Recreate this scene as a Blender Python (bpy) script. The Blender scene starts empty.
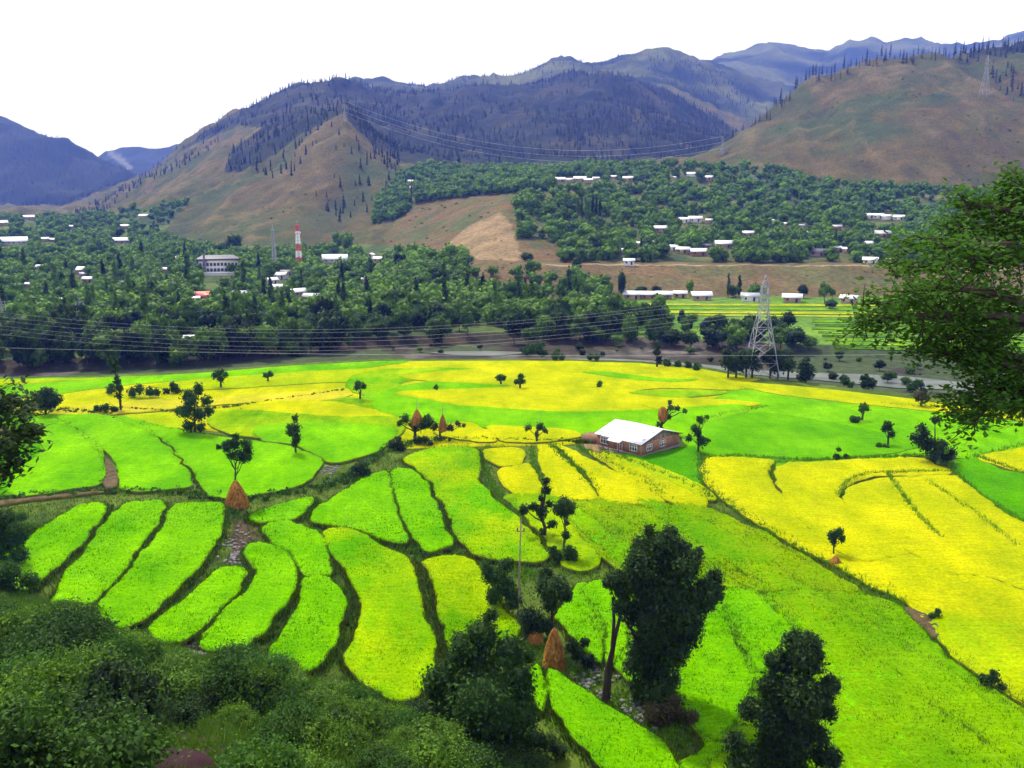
import bpy, math, random
import numpy as np
from mathutils import Vector, geometry
rad = math.radians
sc = bpy.context.scene
COL = sc.collection

# ------------------------------------------------------------------ camera
FOC = 887.0; CAMZ = 50.0
PITCH = math.atan(184 / FOC)
CP, SP = math.cos(PITCH), math.sin(PITCH)
cam_d = bpy.data.cameras.new('camera'); cam = bpy.data.objects.new('camera', cam_d); COL.objects.link(cam)
cam.location = (0, 0, CAMZ); cam.rotation_euler = (math.pi / 2 - PITCH, 0, 0)
cam_d.lens = FOC / 1024 * 36; cam_d.sensor_width = 36; cam_d.clip_start = 0.3; cam_d.clip_end = 40000
sc.camera = cam

# ------------------------------------------------------------------ light
SUN_EL, SUN_AZ = 56, -28          # degrees; azimuth from +Y (away from the camera) towards +X
w = bpy.data.worlds.new('World'); sc.world = w; w.use_nodes = True
nt = w.node_tree; nt.nodes.clear()
o_ = nt.nodes.new('ShaderNodeOutputWorld'); b_ = nt.nodes.new('ShaderNodeBackground')
sky = nt.nodes.new('ShaderNodeTexSky'); sky.sky_type = 'NISHITA'; sky.sun_disc = False
sky.sun_elevation = rad(SUN_EL); sky.sun_rotation = rad(SUN_AZ); sky.dust_density = 3.0; sky.air_density = 1.0
tc = nt.nodes.new('ShaderNodeTexCoord'); nz = nt.nodes.new('ShaderNodeTexNoise'); nz.inputs['Scale'].default_value = 2.2
nz.inputs['Detail'].default_value = 5
rmp = nt.nodes.new('ShaderNodeMapRange'); rmp.inputs[1].default_value = .3; rmp.inputs[2].default_value = .7
rmp.inputs[3].default_value = .86; rmp.inputs[4].default_value = .97
mx = nt.nodes.new('ShaderNodeMix'); mx.data_type = 'RGBA'
mx.inputs['B'].default_value = (9.5, 9.7, 12.5, 1)
nt.links.new(tc.outputs['Generated'], nz.inputs['Vector']); nt.links.new(nz.outputs['Fac'], rmp.inputs[0])
nt.links.new(rmp.outputs[0], mx.inputs['Factor']); nt.links.new(sky.outputs[0], mx.inputs['A'])
nt.links.new(mx.outputs['Result'], b_.inputs['Color']); b_.inputs['Strength'].default_value = 0.1
nt.links.new(b_.outputs[0], o_.inputs['Surface'])
sd = bpy.data.lights.new('sun', 'SUN'); sun = bpy.data.objects.new('sun', sd); COL.objects.link(sun)
sd.energy = 4.6; sd.angle = rad(3); sd.color = (1, .96, .88)
sv = Vector((math.sin(rad(SUN_AZ)) * math.cos(rad(SUN_EL)), math.cos(rad(SUN_AZ)) * math.cos(rad(SUN_EL)), math.sin(rad(SUN_EL))))
sun.rotation_euler = sv.to_track_quat('Z', 'Y').to_euler(); sun.location = (0, 0, 300)
vs = sc.view_settings; sc.display_settings.display_device = 'sRGB'
vs.view_transform = 'Standard'; vs.look = 'None'; vs.gamma = 1; vs.use_curve_mapping = False; vs.exposure = 0.33
sc.render.engine = 'CYCLES'
cy = sc.cycles
cy.max_bounces = 4; cy.diffuse_bounces = 2; cy.glossy_bounces = 1; cy.transmission_bounces = 2; cy.transparent_max_bounces = 4
cy.volume_bounces = 0; cy.use_denoising = True; cy.denoiser = 'OPENIMAGEDENOISE'
cy.use_adaptive_sampling = True; cy.adaptive_threshold = 0.02; cy.caustics_reflective = False; cy.caustics_refractive = False

# ------------------------------------------------------------------ pixel <-> world helpers
def zr(row):
    c = (384 - np.asarray(row, float)) / FOC
    return (-SP + c * CP) / (CP + c * SP)
def uf(px, row):
    c = (384 - np.asarray(row, float)) / FOC
    return ((np.asarray(px, float) - 512) / FOC) / (CP + c * SP)
def P(px, row, z=0.0):
    Y = (z - CAMZ) / zr(row); return (float(uf(px, row) * Y), float(Y), z)
def PY(px, row, Y):
    return (float(uf(px, row) * Y), float(Y), float(CAMZ + zr(row) * Y))
def row_of(z, Y):
    t = (np.asarray(z, float) - CAMZ) / Y
    return 384 - FOC * (SP + t * CP) / (CP - t * SP)
def px_of(x, y, z):
    dz = np.asarray(z, float) - CAMZ
    d = np.asarray(y, float) * CP - dz * SP
    return 512 + FOC * np.asarray(x, float) / d

# ------------------------------------------------------------------ noise
def _h(ix, iy, s):
    n = (ix.astype(np.int64) * 374761393 + iy.astype(np.int64) * 668265263 + s * 1442695041) & 0xffffffff
    n = ((n ^ (n >> 13)) * 1274126177) & 0xffffffff
    n = (n ^ (n >> 16)) & 0xffffffff
    return n / 4294967295.0
def vn(x, y, s=0):
    x = np.asarray(x, float); y = np.asarray(y, float)
    ix = np.floor(x); iy = np.floor(y); fx = x - ix; fy = y - iy
    fx = fx * fx * fx * (fx * (fx * 6 - 15) + 10); fy = fy * fy * fy * (fy * (fy * 6 - 15) + 10)
    a = _h(ix, iy, s); b = _h(ix + 1, iy, s); c = _h(ix, iy + 1, s); d = _h(ix + 1, iy + 1, s)
    return (a + (b - a) * fx) + ((c + (d - c) * fx) - (a + (b - a) * fx)) * fy
def fbm(x, y, sc_, octv=4, s=0, ridge=False):
    t = 0; a = 1.0; tot = 0; f = 1.0 / sc_
    for k in range(octv):
        n = vn(x * f + 17.3 * k, y * f - 9.1 * k, s + k) * 2 - 1
        if ridge: n = 1 - 2 * np.abs(n)
        t = t + n * a; tot += a; a *= .5; f *= 2.03
    return t / tot

# ------------------------------------------------------------------ mesh helpers
def mesh(name, V, faces, mats=(), midx=None, tone=None, smooth=False, col=None):
    """V (n,3) array; faces: list of (m,k) int arrays"""
    V = np.asarray(V, dtype=np.float32).reshape(-1, 3)
    me = bpy.data.meshes.new(name)
    faces = [np.asarray(f, dtype=np.int32) for f in faces if len(f)]
    nf = sum(len(f) for f in faces); nl = sum(f.size for f in faces)
    me.vertices.add(len(V)); me.vertices.foreach_set('co', V.ravel())
    me.loops.add(nl); me.loops.foreach_set('vertex_index', np.concatenate([f.ravel() for f in faces]))
    tot = np.concatenate([np.full(len(f), f.shape[1], dtype=np.int32) for f in faces])
    st = np.concatenate([[0], np.cumsum(tot)[:-1]]).astype(np.int32)
    me.polygons.add(nf); me.polygons.foreach_set('loop_start', st); me.polygons.foreach_set('loop_total', tot)
    if midx is not None: me.polygons.foreach_set('material_index', np.asarray(midx, dtype=np.int32))
    if smooth: me.polygons.foreach_set('use_smooth', np.ones(nf, dtype=bool))
    for m in mats: me.materials.append(m)
    if tone is not None:
        a = me.attributes.new('tone', 'FLOAT', 'POINT'); a.data.foreach_set('value', np.asarray(tone, dtype=np.float32))
    if col is not None:
        a = me.attributes.new('tint', 'FLOAT_COLOR', 'POINT')
        c4 = np.ones((len(V), 4), dtype=np.float32); c4[:, :3] = col; a.data.foreach_set('color', c4.ravel())
    me.update(); me.validate()
    return me
class MB:
    def __init__(s): s.v = []; s.f3 = []; s.f4 = []; s.t = []; s.n = 0
    def add(s, V, F, tone=.5):
        V = np.asarray(V, float).reshape(-1, 3); F = np.asarray(F, int)
        (s.f3 if F.shape[1] == 3 else s.f4).append(F + s.n)
        s.v.append(V); s.t.append(np.broadcast_to(tone, (len(V),)).astype(float)); s.n += len(V)
        return s
    def box(s, x0, x1, y0, y1, z0, z1, M=None):
        V = np.array([(x, y, z) for z in (z0, z1) for y in (y0, y1) for x in (x0, x1)], float)
        if M is not None: V = M(V)
        return s.add(V, [(0, 2, 3, 1), (4, 5, 7, 6), (0, 1, 5, 4), (2, 6, 7, 3), (0, 4, 6, 2), (1, 3, 7, 5)])
    def bar(s, a, b, r, n=4, r2=None, tone=.5):
        return s.tube([a, b], [r, r if r2 is None else r2], n, tone)
    def tube(s, pts, rs, n=6, tone=.5):
        pts = [np.asarray(p, float) for p in pts]; V = []
        for i, p in enumerate(pts):
            d = pts[min(i + 1, len(pts) - 1)] - pts[max(i - 1, 0)]; d = d / (np.linalg.norm(d) + 1e-9)
            q = np.array([0, 0, 1.]) if abs(d[2]) < .9 else np.array([1., 0, 0])
            a = np.cross(d, q); a /= np.linalg.norm(a); b = np.cross(d, a)
            for k in range(n):
                t = 2 * math.pi * k / n + .4; V.append(p + rs[i] * (math.cos(t) * a + math.sin(t) * b))
        m = len(pts); F = []
        for i in range(m - 1):
            for k in range(n):
                F.append((i * n + k, i * n + (k + 1) % n, (i + 1) * n + (k + 1) % n, (i + 1) * n + k))
        s.add(V, F, tone)
        s.f3.append(np.array([(s.n - n, s.n - n + k, s.n - n + k + 1) for k in range(1, n - 1)]))
        return s
    def mesh(s, name, mats=(), smooth=False):
        F = []
        if s.f3: F.append(np.concatenate(s.f3))
        if s.f4: F.append(np.concatenate(s.f4))
        return mesh(name, np.concatenate(s.v), F, mats, tone=np.concatenate(s.t), smooth=smooth)
    def build(s, name, mat, parent=None, smooth=False):
        return link(name, s.mesh(name, [mat], smooth), parent)
def link(name, me, parent=None, loc=None, rz=0, scale=None):
    o = bpy.data.objects.new(name, me); COL.objects.link(o)
    if parent is not None: o.parent = parent
    if loc is not None: o.location = loc
    if rz: o.rotation_euler = (0, 0, rz)
    if scale is not None: o.scale = scale if hasattr(scale, '__len__') else (scale,) * 3
    return o
def tag(o, label=None, cat=None, group=None, kind=None):
    if label: o['label'] = label
    if cat: o['category'] = cat
    if group: o['group'] = group
    if kind: o['kind'] = kind
    return o
def empty(name, loc, label, cat, group=None, rz=0, scale=None):
    return tag(link(name, None, None, loc, rz, scale), label, cat, group)
def copy_tree(root):
    c = root.copy(); COL.objects.link(c)
    for ch in list(root.children):
        d = ch.copy(); COL.objects.link(d); d.parent = c
        for g in list(ch.children):
            e = g.copy(); COL.objects.link(e); e.parent = d
    return c

# ------------------------------------------------------------------ materials
class NT:
    def __init__(s, name, rough=.85, spec=.15):
        s.m = bpy.data.materials.new(name); s.m.use_nodes = True; s.t = s.m.node_tree; s.N = s.t.nodes
        s.p = s.N['Principled BSDF']; s.p.inputs['Roughness'].default_value = rough
        s.p.inputs['Specular IOR Level'].default_value = spec
        s.geo = s.N.new('ShaderNodeNewGeometry')
    def lk(s, a, b): s.t.links.new(a, b)
    def noise(s, scale, detail=4, vec=None, rough=.55, stretch=None):
        n = s.N.new('ShaderNodeTexNoise'); n.inputs['Scale'].default_value = scale; n.inputs['Detail'].default_value = detail
        n.inputs['Roughness'].default_value = rough
        v = vec or s.geo.outputs['Position']
        if stretch:
            mp = s.N.new('ShaderNodeMapping'); mp.inputs['Scale'].default_value = stretch[:3]
            if len(stretch) > 3: mp.inputs['Rotation'].default_value = (0, 0, stretch[3])
            s.lk(v, mp.inputs['Vector']); v = mp.outputs[0]
        s.lk(v, n.inputs['Vector']); return n.outputs['Fac']
    def ramp(s, f, lo, hi, a=0., b=1.):
        r = s.N.new('ShaderNodeMapRange'); r.inputs[1].default_value = lo; r.inputs[2].default_value = hi
        r.inputs[3].default_value = a; r.inputs[4].default_value = b; s.lk(f, r.inputs[0]); return r.outputs[0]
    def math(s, op, a, b):
        n = s.N.new('ShaderNodeMath'); n.operation = op
        for i, q in enumerate((a, b)):
            if isinstance(q, (int, float)): n.inputs[i].default_value = q
            else: s.lk(q, n.inputs[i])
        return n.outputs[0]
    def mix(s, f, a, b, mode='MIX'):
        n = s.N.new('ShaderNodeMix'); n.data_type = 'RGBA'; n.blend_type = mode
        for k, q in (('Factor', f), ('A', a), ('B', b)):
            if isinstance(q, (int, float)): n.inputs[k].default_value = q
            elif isinstance(q, tuple): n.inputs[k].default_value = (*q[:3], 1)
            else: s.lk(q, n.inputs[k])
        return n.outputs['Result']
    def attr(s, name):
        n = s.N.new('ShaderNodeAttribute'); n.attribute_name = name; return n
    def rnd(s):
        return s.N.new('ShaderNodeObjectInfo').outputs['Random']
    def bump(s, f, dist=.1, strength=1.):
        b = s.N.new('ShaderNodeBump'); b.inputs['Distance'].default_value = dist; b.inputs['Strength'].default_value = strength
        s.lk(f, b.inputs['Height']); s.lk(b.outputs[0], s.p.inputs['Normal'])
    def out(s, c):
        if isinstance(c, tuple): s.p.inputs['Base Color'].default_value = (*c[:3], 1)
        else: s.lk(c, s.p.inputs['Base Color'])
        return s.m
def plain(name, c, rough=.7, spec=.2, var=.25, scale=2., metal=0):
    t = NT(name, rough, spec); t.p.inputs['Metallic'].default_value = metal
    n = t.noise(scale, 4); d = tuple(x * (1 - var) for x in c); e = tuple(min(1, x * (1 + var)) for x in c)
    return t.out(t.mix(t.ramp(n, .3, .7), d, e))
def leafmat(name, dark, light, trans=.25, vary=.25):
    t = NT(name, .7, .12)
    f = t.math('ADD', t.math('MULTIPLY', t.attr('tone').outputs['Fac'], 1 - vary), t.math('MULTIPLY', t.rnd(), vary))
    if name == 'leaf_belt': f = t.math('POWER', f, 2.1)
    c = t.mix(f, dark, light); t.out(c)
    if trans:
        tr = t.N.new('ShaderNodeBsdfTranslucent'); t.lk(t.mix(.5, c, (light[0] * 1.4, light[1] * 1.5, light[2])), tr.inputs['Color'])
        mxs = t.N.new('ShaderNodeMixShader'); mxs.inputs[0].default_value = trans
        t.lk(t.p.outputs[0], mxs.inputs[1]); t.lk(tr.outputs[0], mxs.inputs[2])
        t.lk(mxs.outputs[0], t.N['Material Output'].inputs['Surface'])
    return t.m
# ------------------------------------------------------------------ terrain
def line_z(keys, z):            # keys (px,row) on a level z
    u = [float(uf(p, r)) for p, r in keys]; Y = [(z - CAMZ) / float(zr(r)) for p, r in keys]
    return np.array(u), np.array(Y), np.full(len(u), float(z))
def line_r(keys, Yk):           # keys (px,row) at depth Yk (number or list of (px,Y))
    px = np.array([k[0] for k in keys], float); rw = np.array([k[1] for k in keys], float)
    Y = np.full(len(px), float(Yk)) if not hasattr(Yk, '__len__') else np.interp(px, [q[0] for q in Yk], [q[1] for q in Yk])
    return np.array([float(uf(a, b)) for a, b in keys]), Y, CAMZ + zr(rw) * Y
EDGE = line_z([(-400, 392), (0, 377), (100, 375), (190, 371), (280, 364), (370, 359), (560, 358.5), (640, 361), (700, 366), (760, 376), (830, 385), (900, 392), (1024, 405), (1400, 440)], 0)
def shift(L, dY, z): return L[0], L[1] + dY, np.full(len(L[0]), float(z))
RIV0 = shift(EDGE, 9, -9)
RIV1 = line_z([(-400, 374), (0, 372.5), (200, 367), (300, 354), (400, 346), (520, 342), (620, 346), (720, 351), (800, 355), (900, 360), (1024, 368), (1400, 395)], -9)
BNK = shift(RIV1, 9, -6)
FOOT = line_r([(-400, 305), (0, 303), (200, 303), (400, 302), (480, 300), (560, 298), (900, 297), (1024, 299), (1400, 305)], [(-400, 500), (400, 500), (560, 500), (1400, 490)])
EMB = line_r([(-400, 280), (0, 280), (200, 280), (380, 282), (430, 270), (480, 266), (560, 265), (900, 267), (1024, 270), (1400, 280)], [(-400, 640), (380, 620), (480, 560), (1400, 555)])
EMB2 = line_r([(-400, 268), (0, 268), (200, 268), (380, 268), (430, 262), (480, 260), (560, 262.5), (900, 264), (1024, 266), (1400, 275)], [(-400, 720), (380, 700), (480, 600), (1400, 580)])
VL1 = line_r([(-400, 242), (0, 242), (150, 248), (250, 250), (370, 248), (420, 240), (470, 226), (500, 222), (560, 238), (700, 240), (1024, 240), (1400, 250)], [(-400, 1050), (150, 950), (370, 900), (480, 760), (560, 700), (1400, 700)])
VL2 = line_r([(-400, 226), (0, 226), (100, 230), (150, 226), (200, 222), (300, 205), (370, 210), (420, 205), (470, 197), (560, 194), (620, 204), (800, 208), (1024, 212), (1400, 215)], [(-400, 1400), (150, 1200), (370, 1100), (480, 950), (560, 900), (1400, 850)])
VL3 = line_r([(-400, 220), (0, 220), (100, 218), (150, 203), (200, 192), (270, 170), (310, 150), (345, 140), (365, 155), (400, 178), (500, 178), (600, 172), (700, 170), (780, 176), (820, 186), (900, 192), (1024, 198), (1400, 200)], [(-400, 1800), (150, 1450), (370, 1300), (800, 1080), (900, 960), (1400, 950)])
CR0 = line_r([(-400, 218), (0, 218), (60, 217), (100, 212), (150, 192), (200, 172), (260, 144), (300, 128), (330, 118), (345, 114), (358, 122), (375, 143), (400, 160), (450, 170), (600, 168), (690, 167), (706, 160), (735, 138), (770, 113), (800, 92), (850, 75), (900, 63), (950, 53), (1024, 42), (1400, 10)], [(-400, 2000), (200, 1650), (400, 1480), (1400, 1420)])
DP0 = line_r([(-400, 217), (0, 217), (60, 215), (100, 208), (150, 184), (200, 160), (260, 134), (300, 122), (345, 122), (358, 128), (375, 142), (400, 152), (450, 158), (600, 160), (690, 163), (706, 168), (735, 160), (770, 140), (800, 125), (900, 102), (1024, 84), (1400, 55)], [(-400, 2250), (200, 1900), (400, 1750), (1400, 1750)])
CR1 = line_r([(-400, 214), (0, 214), (62, 213), (100, 198), (135, 181), (160, 163), (190, 144), (220, 126), (250, 109), (275, 93), (300, 85), (330, 82), (360, 87), (400, 97), (450, 95), (500, 89), (560, 79), (600, 76), (640, 83), (680, 103), (710, 122), (740, 138), (770, 146), (1400, 146)], [(-400, 2500), (400, 2600), (1400, 2600)])
DP1 = line_r([(-400, 213), (0, 213), (62, 214), (100, 207), (135, 193), (160, 178), (190, 160), (300, 100), (330, 95), (400, 104), (450, 103), (500, 98), (560, 90), (600, 86), (640, 88), (680, 100), (710, 112), (740, 125), (770, 130), (1400, 130)], 3000)
CR2 = line_r([(-400, 80), (-150, 108), (0, 121), (20, 124), (45, 133), (75, 150), (100, 163), (130, 177), (160, 190), (220, 160), (300, 92), (340, 86), (380, 81), (400, 85), (440, 89), (480, 81), (520, 73), (560, 63), (600, 61), (650, 53.5), (690, 61), (715, 70), (760, 90), (800, 105), (1400, 110)], 3700)
DP2 = line_r([(-400, 110), (0, 140), (45, 150), (75, 165), (100, 176), (130, 187), (160, 196), (300, 110), (400, 100), (560, 80), (650, 68), (715, 74), (760, 82), (800, 90), (1400, 90)], 4300)
CR3 = line_r([(-400, 130), (60, 166), (95, 160), (105, 153), (120, 152), (150, 151), (185, 143), (220, 146), (400, 110), (600, 80), (690, 68), (715, 61), (735, 53), (750, 49), (765, 45.5), (778, 45), (800, 50), (828, 52), (842, 46), (850, 41), (872, 40), (886, 47), (905, 42), (930, 42), (950, 45), (980, 41), (1000, 38), (1024, 28), (1100, 10), (1400, 0)], 5600)
END = (CR3[0], CR3[1] + 1500, np.full(len(CR3[0]), 50.0))
LINES = [EDGE, RIV0, RIV1, BNK, FOOT, EMB, EMB2, VL1, VL2, VL3, CR0, DP0, CR1, DP1, CR2, DP2, CR3, END]
NFOOT = line_z([(-400, 545), (0, 586), (60, 604), (100, 624), (150, 640), (200, 652), (250, 660), (300, 672), (350, 694), (430, 716), (500, 748), (540, 775), (600, 800), (1024, 800), (1400, 780)], 0)

def H(x, y):
    x = np.atleast_1d(np.asarray(x, float)); y = np.atleast_1d(np.asarray(y, float))
    yy = np.maximum(y, 1.0); u = x / yy
    z = np.zeros_like(yy)
    Ys = [np.interp(u, L[0], L[1]) for L in LINES]; Zs = [np.interp(u, L[0], L[2]) for L in LINES]
    for k in range(len(LINES) - 1):
        m = (yy >= Ys[k]) & (yy < Ys[k + 1])
        t = (yy - Ys[k]) / np.maximum(Ys[k + 1] - Ys[k], 1e-3)
        z = np.where(m, Zs[k] + (Zs[k + 1] - Zs[k]) * t, z)
    z = np.where(yy >= Ys[-1], Zs[-1], z)
    # relief: gullies and spurs growing with distance
    far = np.clip((yy - Ys[6]) / 900, 0, 1)
    d1 = np.clip((yy - 1500) / 2500, 0, 1)
    wx = x + 60 * fbm(x, yy, 260, 2, 31); wy = yy + 60 * fbm(x, yy, 260, 2, 37)
    z = z + far * np.clip(1.6 - yy / 4000, 0, 1) * (13 * fbm(wx * 1.3 + 50, wy * .4, 95, 4, 61, True) + 5 * fbm(wx + .4 * wy, wy * .5, 26, 3, 63, True))
    z = z + far * (26 * (fbm(wx, wy, 330, 5, 3, True) - .1) * (.45 + .9 * d1) + 5 * fbm(x, yy, 60, 3, 9))
    # vertical erosion ribs on the mountain faces
    z = z + d1 * far * np.clip(1.9 - yy / 3000, .5, 1) * 36 * (fbm(wx, wy * .33, 170, 4, 21, True))
    crag = np.clip((yy - 4900) / 500, 0, 1) * np.clip((u - .2) / .1, 0, 1)
    z = z + crag * 7 * fbm(x, yy * .4, 130, 4, 77, True)
    # embankment ribs
    emb = (yy > Ys[4]) & (yy < Ys[6])
    z = z + np.where(emb, 1.2 * fbm(x, yy * .3, 16, 3, 55, True) * np.clip((Zs[6] - Zs[4]) / 14, 0, 1), 0)
    low = (yy > Ys[3]) & (yy <= Ys[6]); z = z + np.where(low, .5 * fbm(x, yy, 30, 3, 8), 0)
    # near slope under the camera
    Yf = np.interp(u, NFOOT[0], NFOOT[1]); zm = np.interp(u, [-.6, -.1, .05, .5], [18.0, 15.5, 8.0, 6.0])
    n1 = (y < Yf) & (y >= 45); t1 = (Yf - y) / np.maximum(Yf - 45, 1)
    n2 = y < 45; t2 = np.clip((45 - y) / 43.5, 0, 1)
    rough = fbm(x, y, 9, 4, 5)
    z = np.where(n1, zm * t1 + rough * 1.1 * np.clip(t1 * 3, 0, 1), z)
    z = np.where(n2, zm + (48.3 - zm) * t2 + rough * 1.1 * (1 - t2), z)
    pl = (y >= Yf) & (yy < Ys[0]); z = np.where(pl, z + .05 * fbm(x, y, 5, 2, 6), z)
    return z
def Hs(x, y): return float(H(x, y)[0])
def ground(px, row, zt=None):
    """where the view ray through a pixel meets the terrain"""
    Yv = np.concatenate([np.arange(30, 600, .5), np.arange(600, 6500, 4)])
    u = float(uf(px, row)); h = H(u * Yv, Yv); r = CAMZ + float(zr(row)) * Yv
    i = int(np.argmax(r <= h)) if np.any(r <= h) else len(Yv) - 1
    y = float(Yv[i]); return (u * y, y, float(h[i]))
def pxm(Y): return FOC / Y

# ----- masks over the far land, in plain terms of where the ground is
def inpoly(px, rw, poly):
    px = np.asarray(px, float); rw = np.asarray(rw, float); c = np.zeros(px.shape, bool); n = len(poly)
    for i in range(n):
        x1, y1 = poly[i]; x2, y2 = poly[(i + 1) % n]
        if y1 == y2: continue
        m = ((y1 > rw) != (y2 > rw)) & (px < (x2 - x1) * (rw - y1) / (y2 - y1) + x1); c ^= m
    return c
BELT = [(-200, 232), (60, 232), (150, 238), (235, 256), (330, 254), (420, 262), (470, 268), (540, 278), (600, 292), (608, 310), (640, 322), (600, 346), (420, 346), (300, 356), (200, 365), (-200, 372)]
BELT_UP = [(-200, 219), (60, 218), (110, 214), (150, 206), (190, 200), (170, 225), (150, 243), (60, 236), (-200, 236)]
VILL = [(400, 176), (430, 168), (540, 172), (620, 168), (700, 168), (780, 170), (815, 183), (880, 188), (1024, 200), (1200, 205), (1200, 263), (560, 262), (575, 245), (520, 238), (515, 205), (560, 198), (555, 190), (480, 195), (420, 203), (395, 220), (372, 225), (380, 200)]
BENCH = [(425, 200), (480, 196), (560, 192), (600, 190), (610, 205), (590, 215), (560, 220), (520, 218), (515, 240), (560, 245), (590, 262), (500, 275), (420, 262), (380, 240), (400, 215)]
GREENF = [(520, 297), (1200, 298), (1200, 360), (900, 356), (800, 350), (700, 345), (560, 336)]
FOREST1 = [(345, 116), (400, 92), (560, 70), (640, 76), (720, 120), (745, 140), (700, 166), (600, 168), (470, 170), (430, 176), (400, 176), (372, 150)]
FOREST2 = [(180, 150), (225, 118), (280, 88), (330, 76), (400, 84), (400, 165), (385, 190), (372, 150), (345, 112), (300, 135), (275, 155), (240, 172), (225, 172), (232, 150), (262, 128), (240, 125)]
SPARSE1 = [(250, 170), (330, 120), (380, 160), (420, 180), (400, 240), (350, 235), (300, 190)]
RIDGE_R = [(960, 50), (1024, 40), (1024, 105), (1005, 100), (990, 75)]
FRINGE = [(60, 222), (190, 150), (225, 120), (235, 128), (200, 158), (130, 195), (100, 215)]

def build_terrain():
    us = np.linspace(-1.12, 1.12, 620)
    Ya = np.concatenate([np.linspace(1.2, 60, 50), np.arange(61, 240, 2.0), np.arange(241, 400, 1.1), np.geomspace(401, 900, 170), np.geomspace(906, 2700, 200), np.geomspace(2715, 7100, 110)])
    U, Y = np.meshgrid(us, Ya); X = U * Y; Z = H(X.ravel(), Y.ravel()).reshape(X.shape)
    nr, nc = X.shape
    x = X.ravel(); y = Y.ravel(); z = Z.ravel()
    rw = row_of(z, y); px = px_of(x, y, z)
    n1 = fbm(x, y, 90, 5, 101) ; n2 = fbm(x, y, 22, 4, 102); n3 = fbm(x, y, 300, 3, 103)
    mixc = lambda a, b, t: a + (b - a) * np.clip(t, 0, 1)[:, None]
    A = lambda *c: np.broadcast_to(np.array(c, float), (len(x), 3))
    hill = mixc(A(.112, .09, .022), A(.066, .092, .016), .5 + n1 * 1.6)
    hill = mixc(hill, A(.148, .112, .026), .35 + n2 * 1.4 - .3)
    gx = x + 60 * fbm(x, y, 260, 2, 31); gy = y + 60 * fbm(x, y, 260, 2, 37); gl = fbm(gx * 1.3 + 50, gy * .4, 95, 4, 61, True)
    hill = mixc(hill, A(.05, .068, .02), (-.05 - gl + .5 * n2) * 1.5); hill = mixc(hill, A(.2, .155, .07), (gl - .45 + n2 * .4) * 1.3)  # gully plant tone; also paints shade into hollows and light onto ribs
    c = hill.copy()
    # valley floor: grass and earth between the trees
    Ys = [np.interp(x / np.maximum(y, 1), L[0], L[1]) for L in LINES]
    belt = (y > Ys[3]) & (y < Ys[8]) & (px < 620)
    vall = mixc(A(.05, .09, .02), A(.14, .2, .04), .5 + n2)
    c = np.where(((y > Ys[2]) & (y < Ys[7]) & (px < 430))[:, None], vall, c)
    c = np.where(inpoly(px, rw, BELT)[:, None] | inpoly(px, rw, BELT_UP)[:, None], vall, c)
    c = np.where(inpoly(px, rw, VILL)[:, None], mixc(A(.06, .1, .03), A(.17, .17, .06), .45 + n2), c)
    bench = inpoly(px, rw, BENCH)
    c = np.where(bench[:, None], mixc(A(.19, .12, .052), A(.09, .125, .03), .35 + n2 + .5 * n1), c)
    cut = inpoly(px, rw, [(440, 250), (470, 225), (500, 212), (512, 225), (522, 258), (510, 272), (440, 268)])
    c = np.where(cut[:, None], mixc(A(.36, .25, .13), A(.2, .15, .07), .4 + n2), c)
    green = (y > Ys[3]) & (y < Ys[4]) & (px > 610)
    c = np.where(green[:, None], mixc(A(.1, .24, .02), A(.2, .36, .03), .5 + n2 * 1.2), c)
    emb = (y >= Ys[4]) & (y < Ys[6]) & (px > 455)
    c = np.where(emb[:, None], mixc(A(.2, .13, .06), A(.13, .13, .045), .45 + n2 * 1.1), c)
    top = (y >= Ys[5]) & (y < Ys[5] + 7) & (px > 540)
    c = np.where(top[:, None], A(.4, .31, .18), c)
    # river bed: gravel and silt, banks with weeds
    bed = (y > Ys[0]) & (y < Ys[3])
    c = np.where(bed[:, None], mixc(A(.055, .048, .035), A(.17, .155, .135), .42 + n2 * 1.6 + .5 * fbm(x, y, 5, 3, 105)), c)
    c = np.where((bed & ((n1 > .04) | (px > 780) & (n2 > -.5)))[:, None], A(.07, .1, .04), c)
    c = np.where(((y > Ys[0] - 1) & (y < Ys[1]))[:, None], mixc(A(.07, .08, .03), A(.15, .11, .06), .5 + n2), c)
    c = np.where(((y > Ys[2] - 2) & (y < Ys[3]) & (px < 560))[:, None], mixc(A(.06, .045, .03), A(.03, .045, .02), .5 + n2), c)
    # mountains beyond, with some distance-haze blue put into their ground colours
    f = inpoly(px, rw, FOREST1) | inpoly(px, rw, FOREST2) | inpoly(px, rw, RIDGE_R)
    c = np.where((f & (y > 1400))[:, None], mixc(A(.014, .026, .022), A(.075, .07, .035), .08 + n1 * 1.2 + .3 * n2), c)
    back = y > Ys[13]
    c = np.where(back[:, None], mixc(A(.016, .03, .022), A(.13, .145, .05), .35 + n3 * 1.2 + .5 * n1 + (px > 350) * .15), c)
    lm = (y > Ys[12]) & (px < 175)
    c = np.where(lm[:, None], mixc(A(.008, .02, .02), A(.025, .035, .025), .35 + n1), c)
    snow = (y > Ys[15]) & inpoly(px, rw, [(108, 150), (114, 150), (122, 158), (132, 166), (130, 171), (120, 164), (110, 156)])
    c = np.where(snow[:, None], A(.16, .17, .2), c)
    # plain base and near slope: weeds, earth; slope base also darkened as painted shade
    pl = y <= Ys[0]
    c = np.where(pl[:, None], mixc(A(.055, .11, .012), A(.13, .2, .02), .5 + n2 * 1.2), c)
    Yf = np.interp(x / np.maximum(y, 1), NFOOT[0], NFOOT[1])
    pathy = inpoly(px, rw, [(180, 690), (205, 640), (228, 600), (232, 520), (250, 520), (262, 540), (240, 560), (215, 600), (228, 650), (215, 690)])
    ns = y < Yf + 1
    n5 = fbm(x, y, 6, 4, 104)
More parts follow.
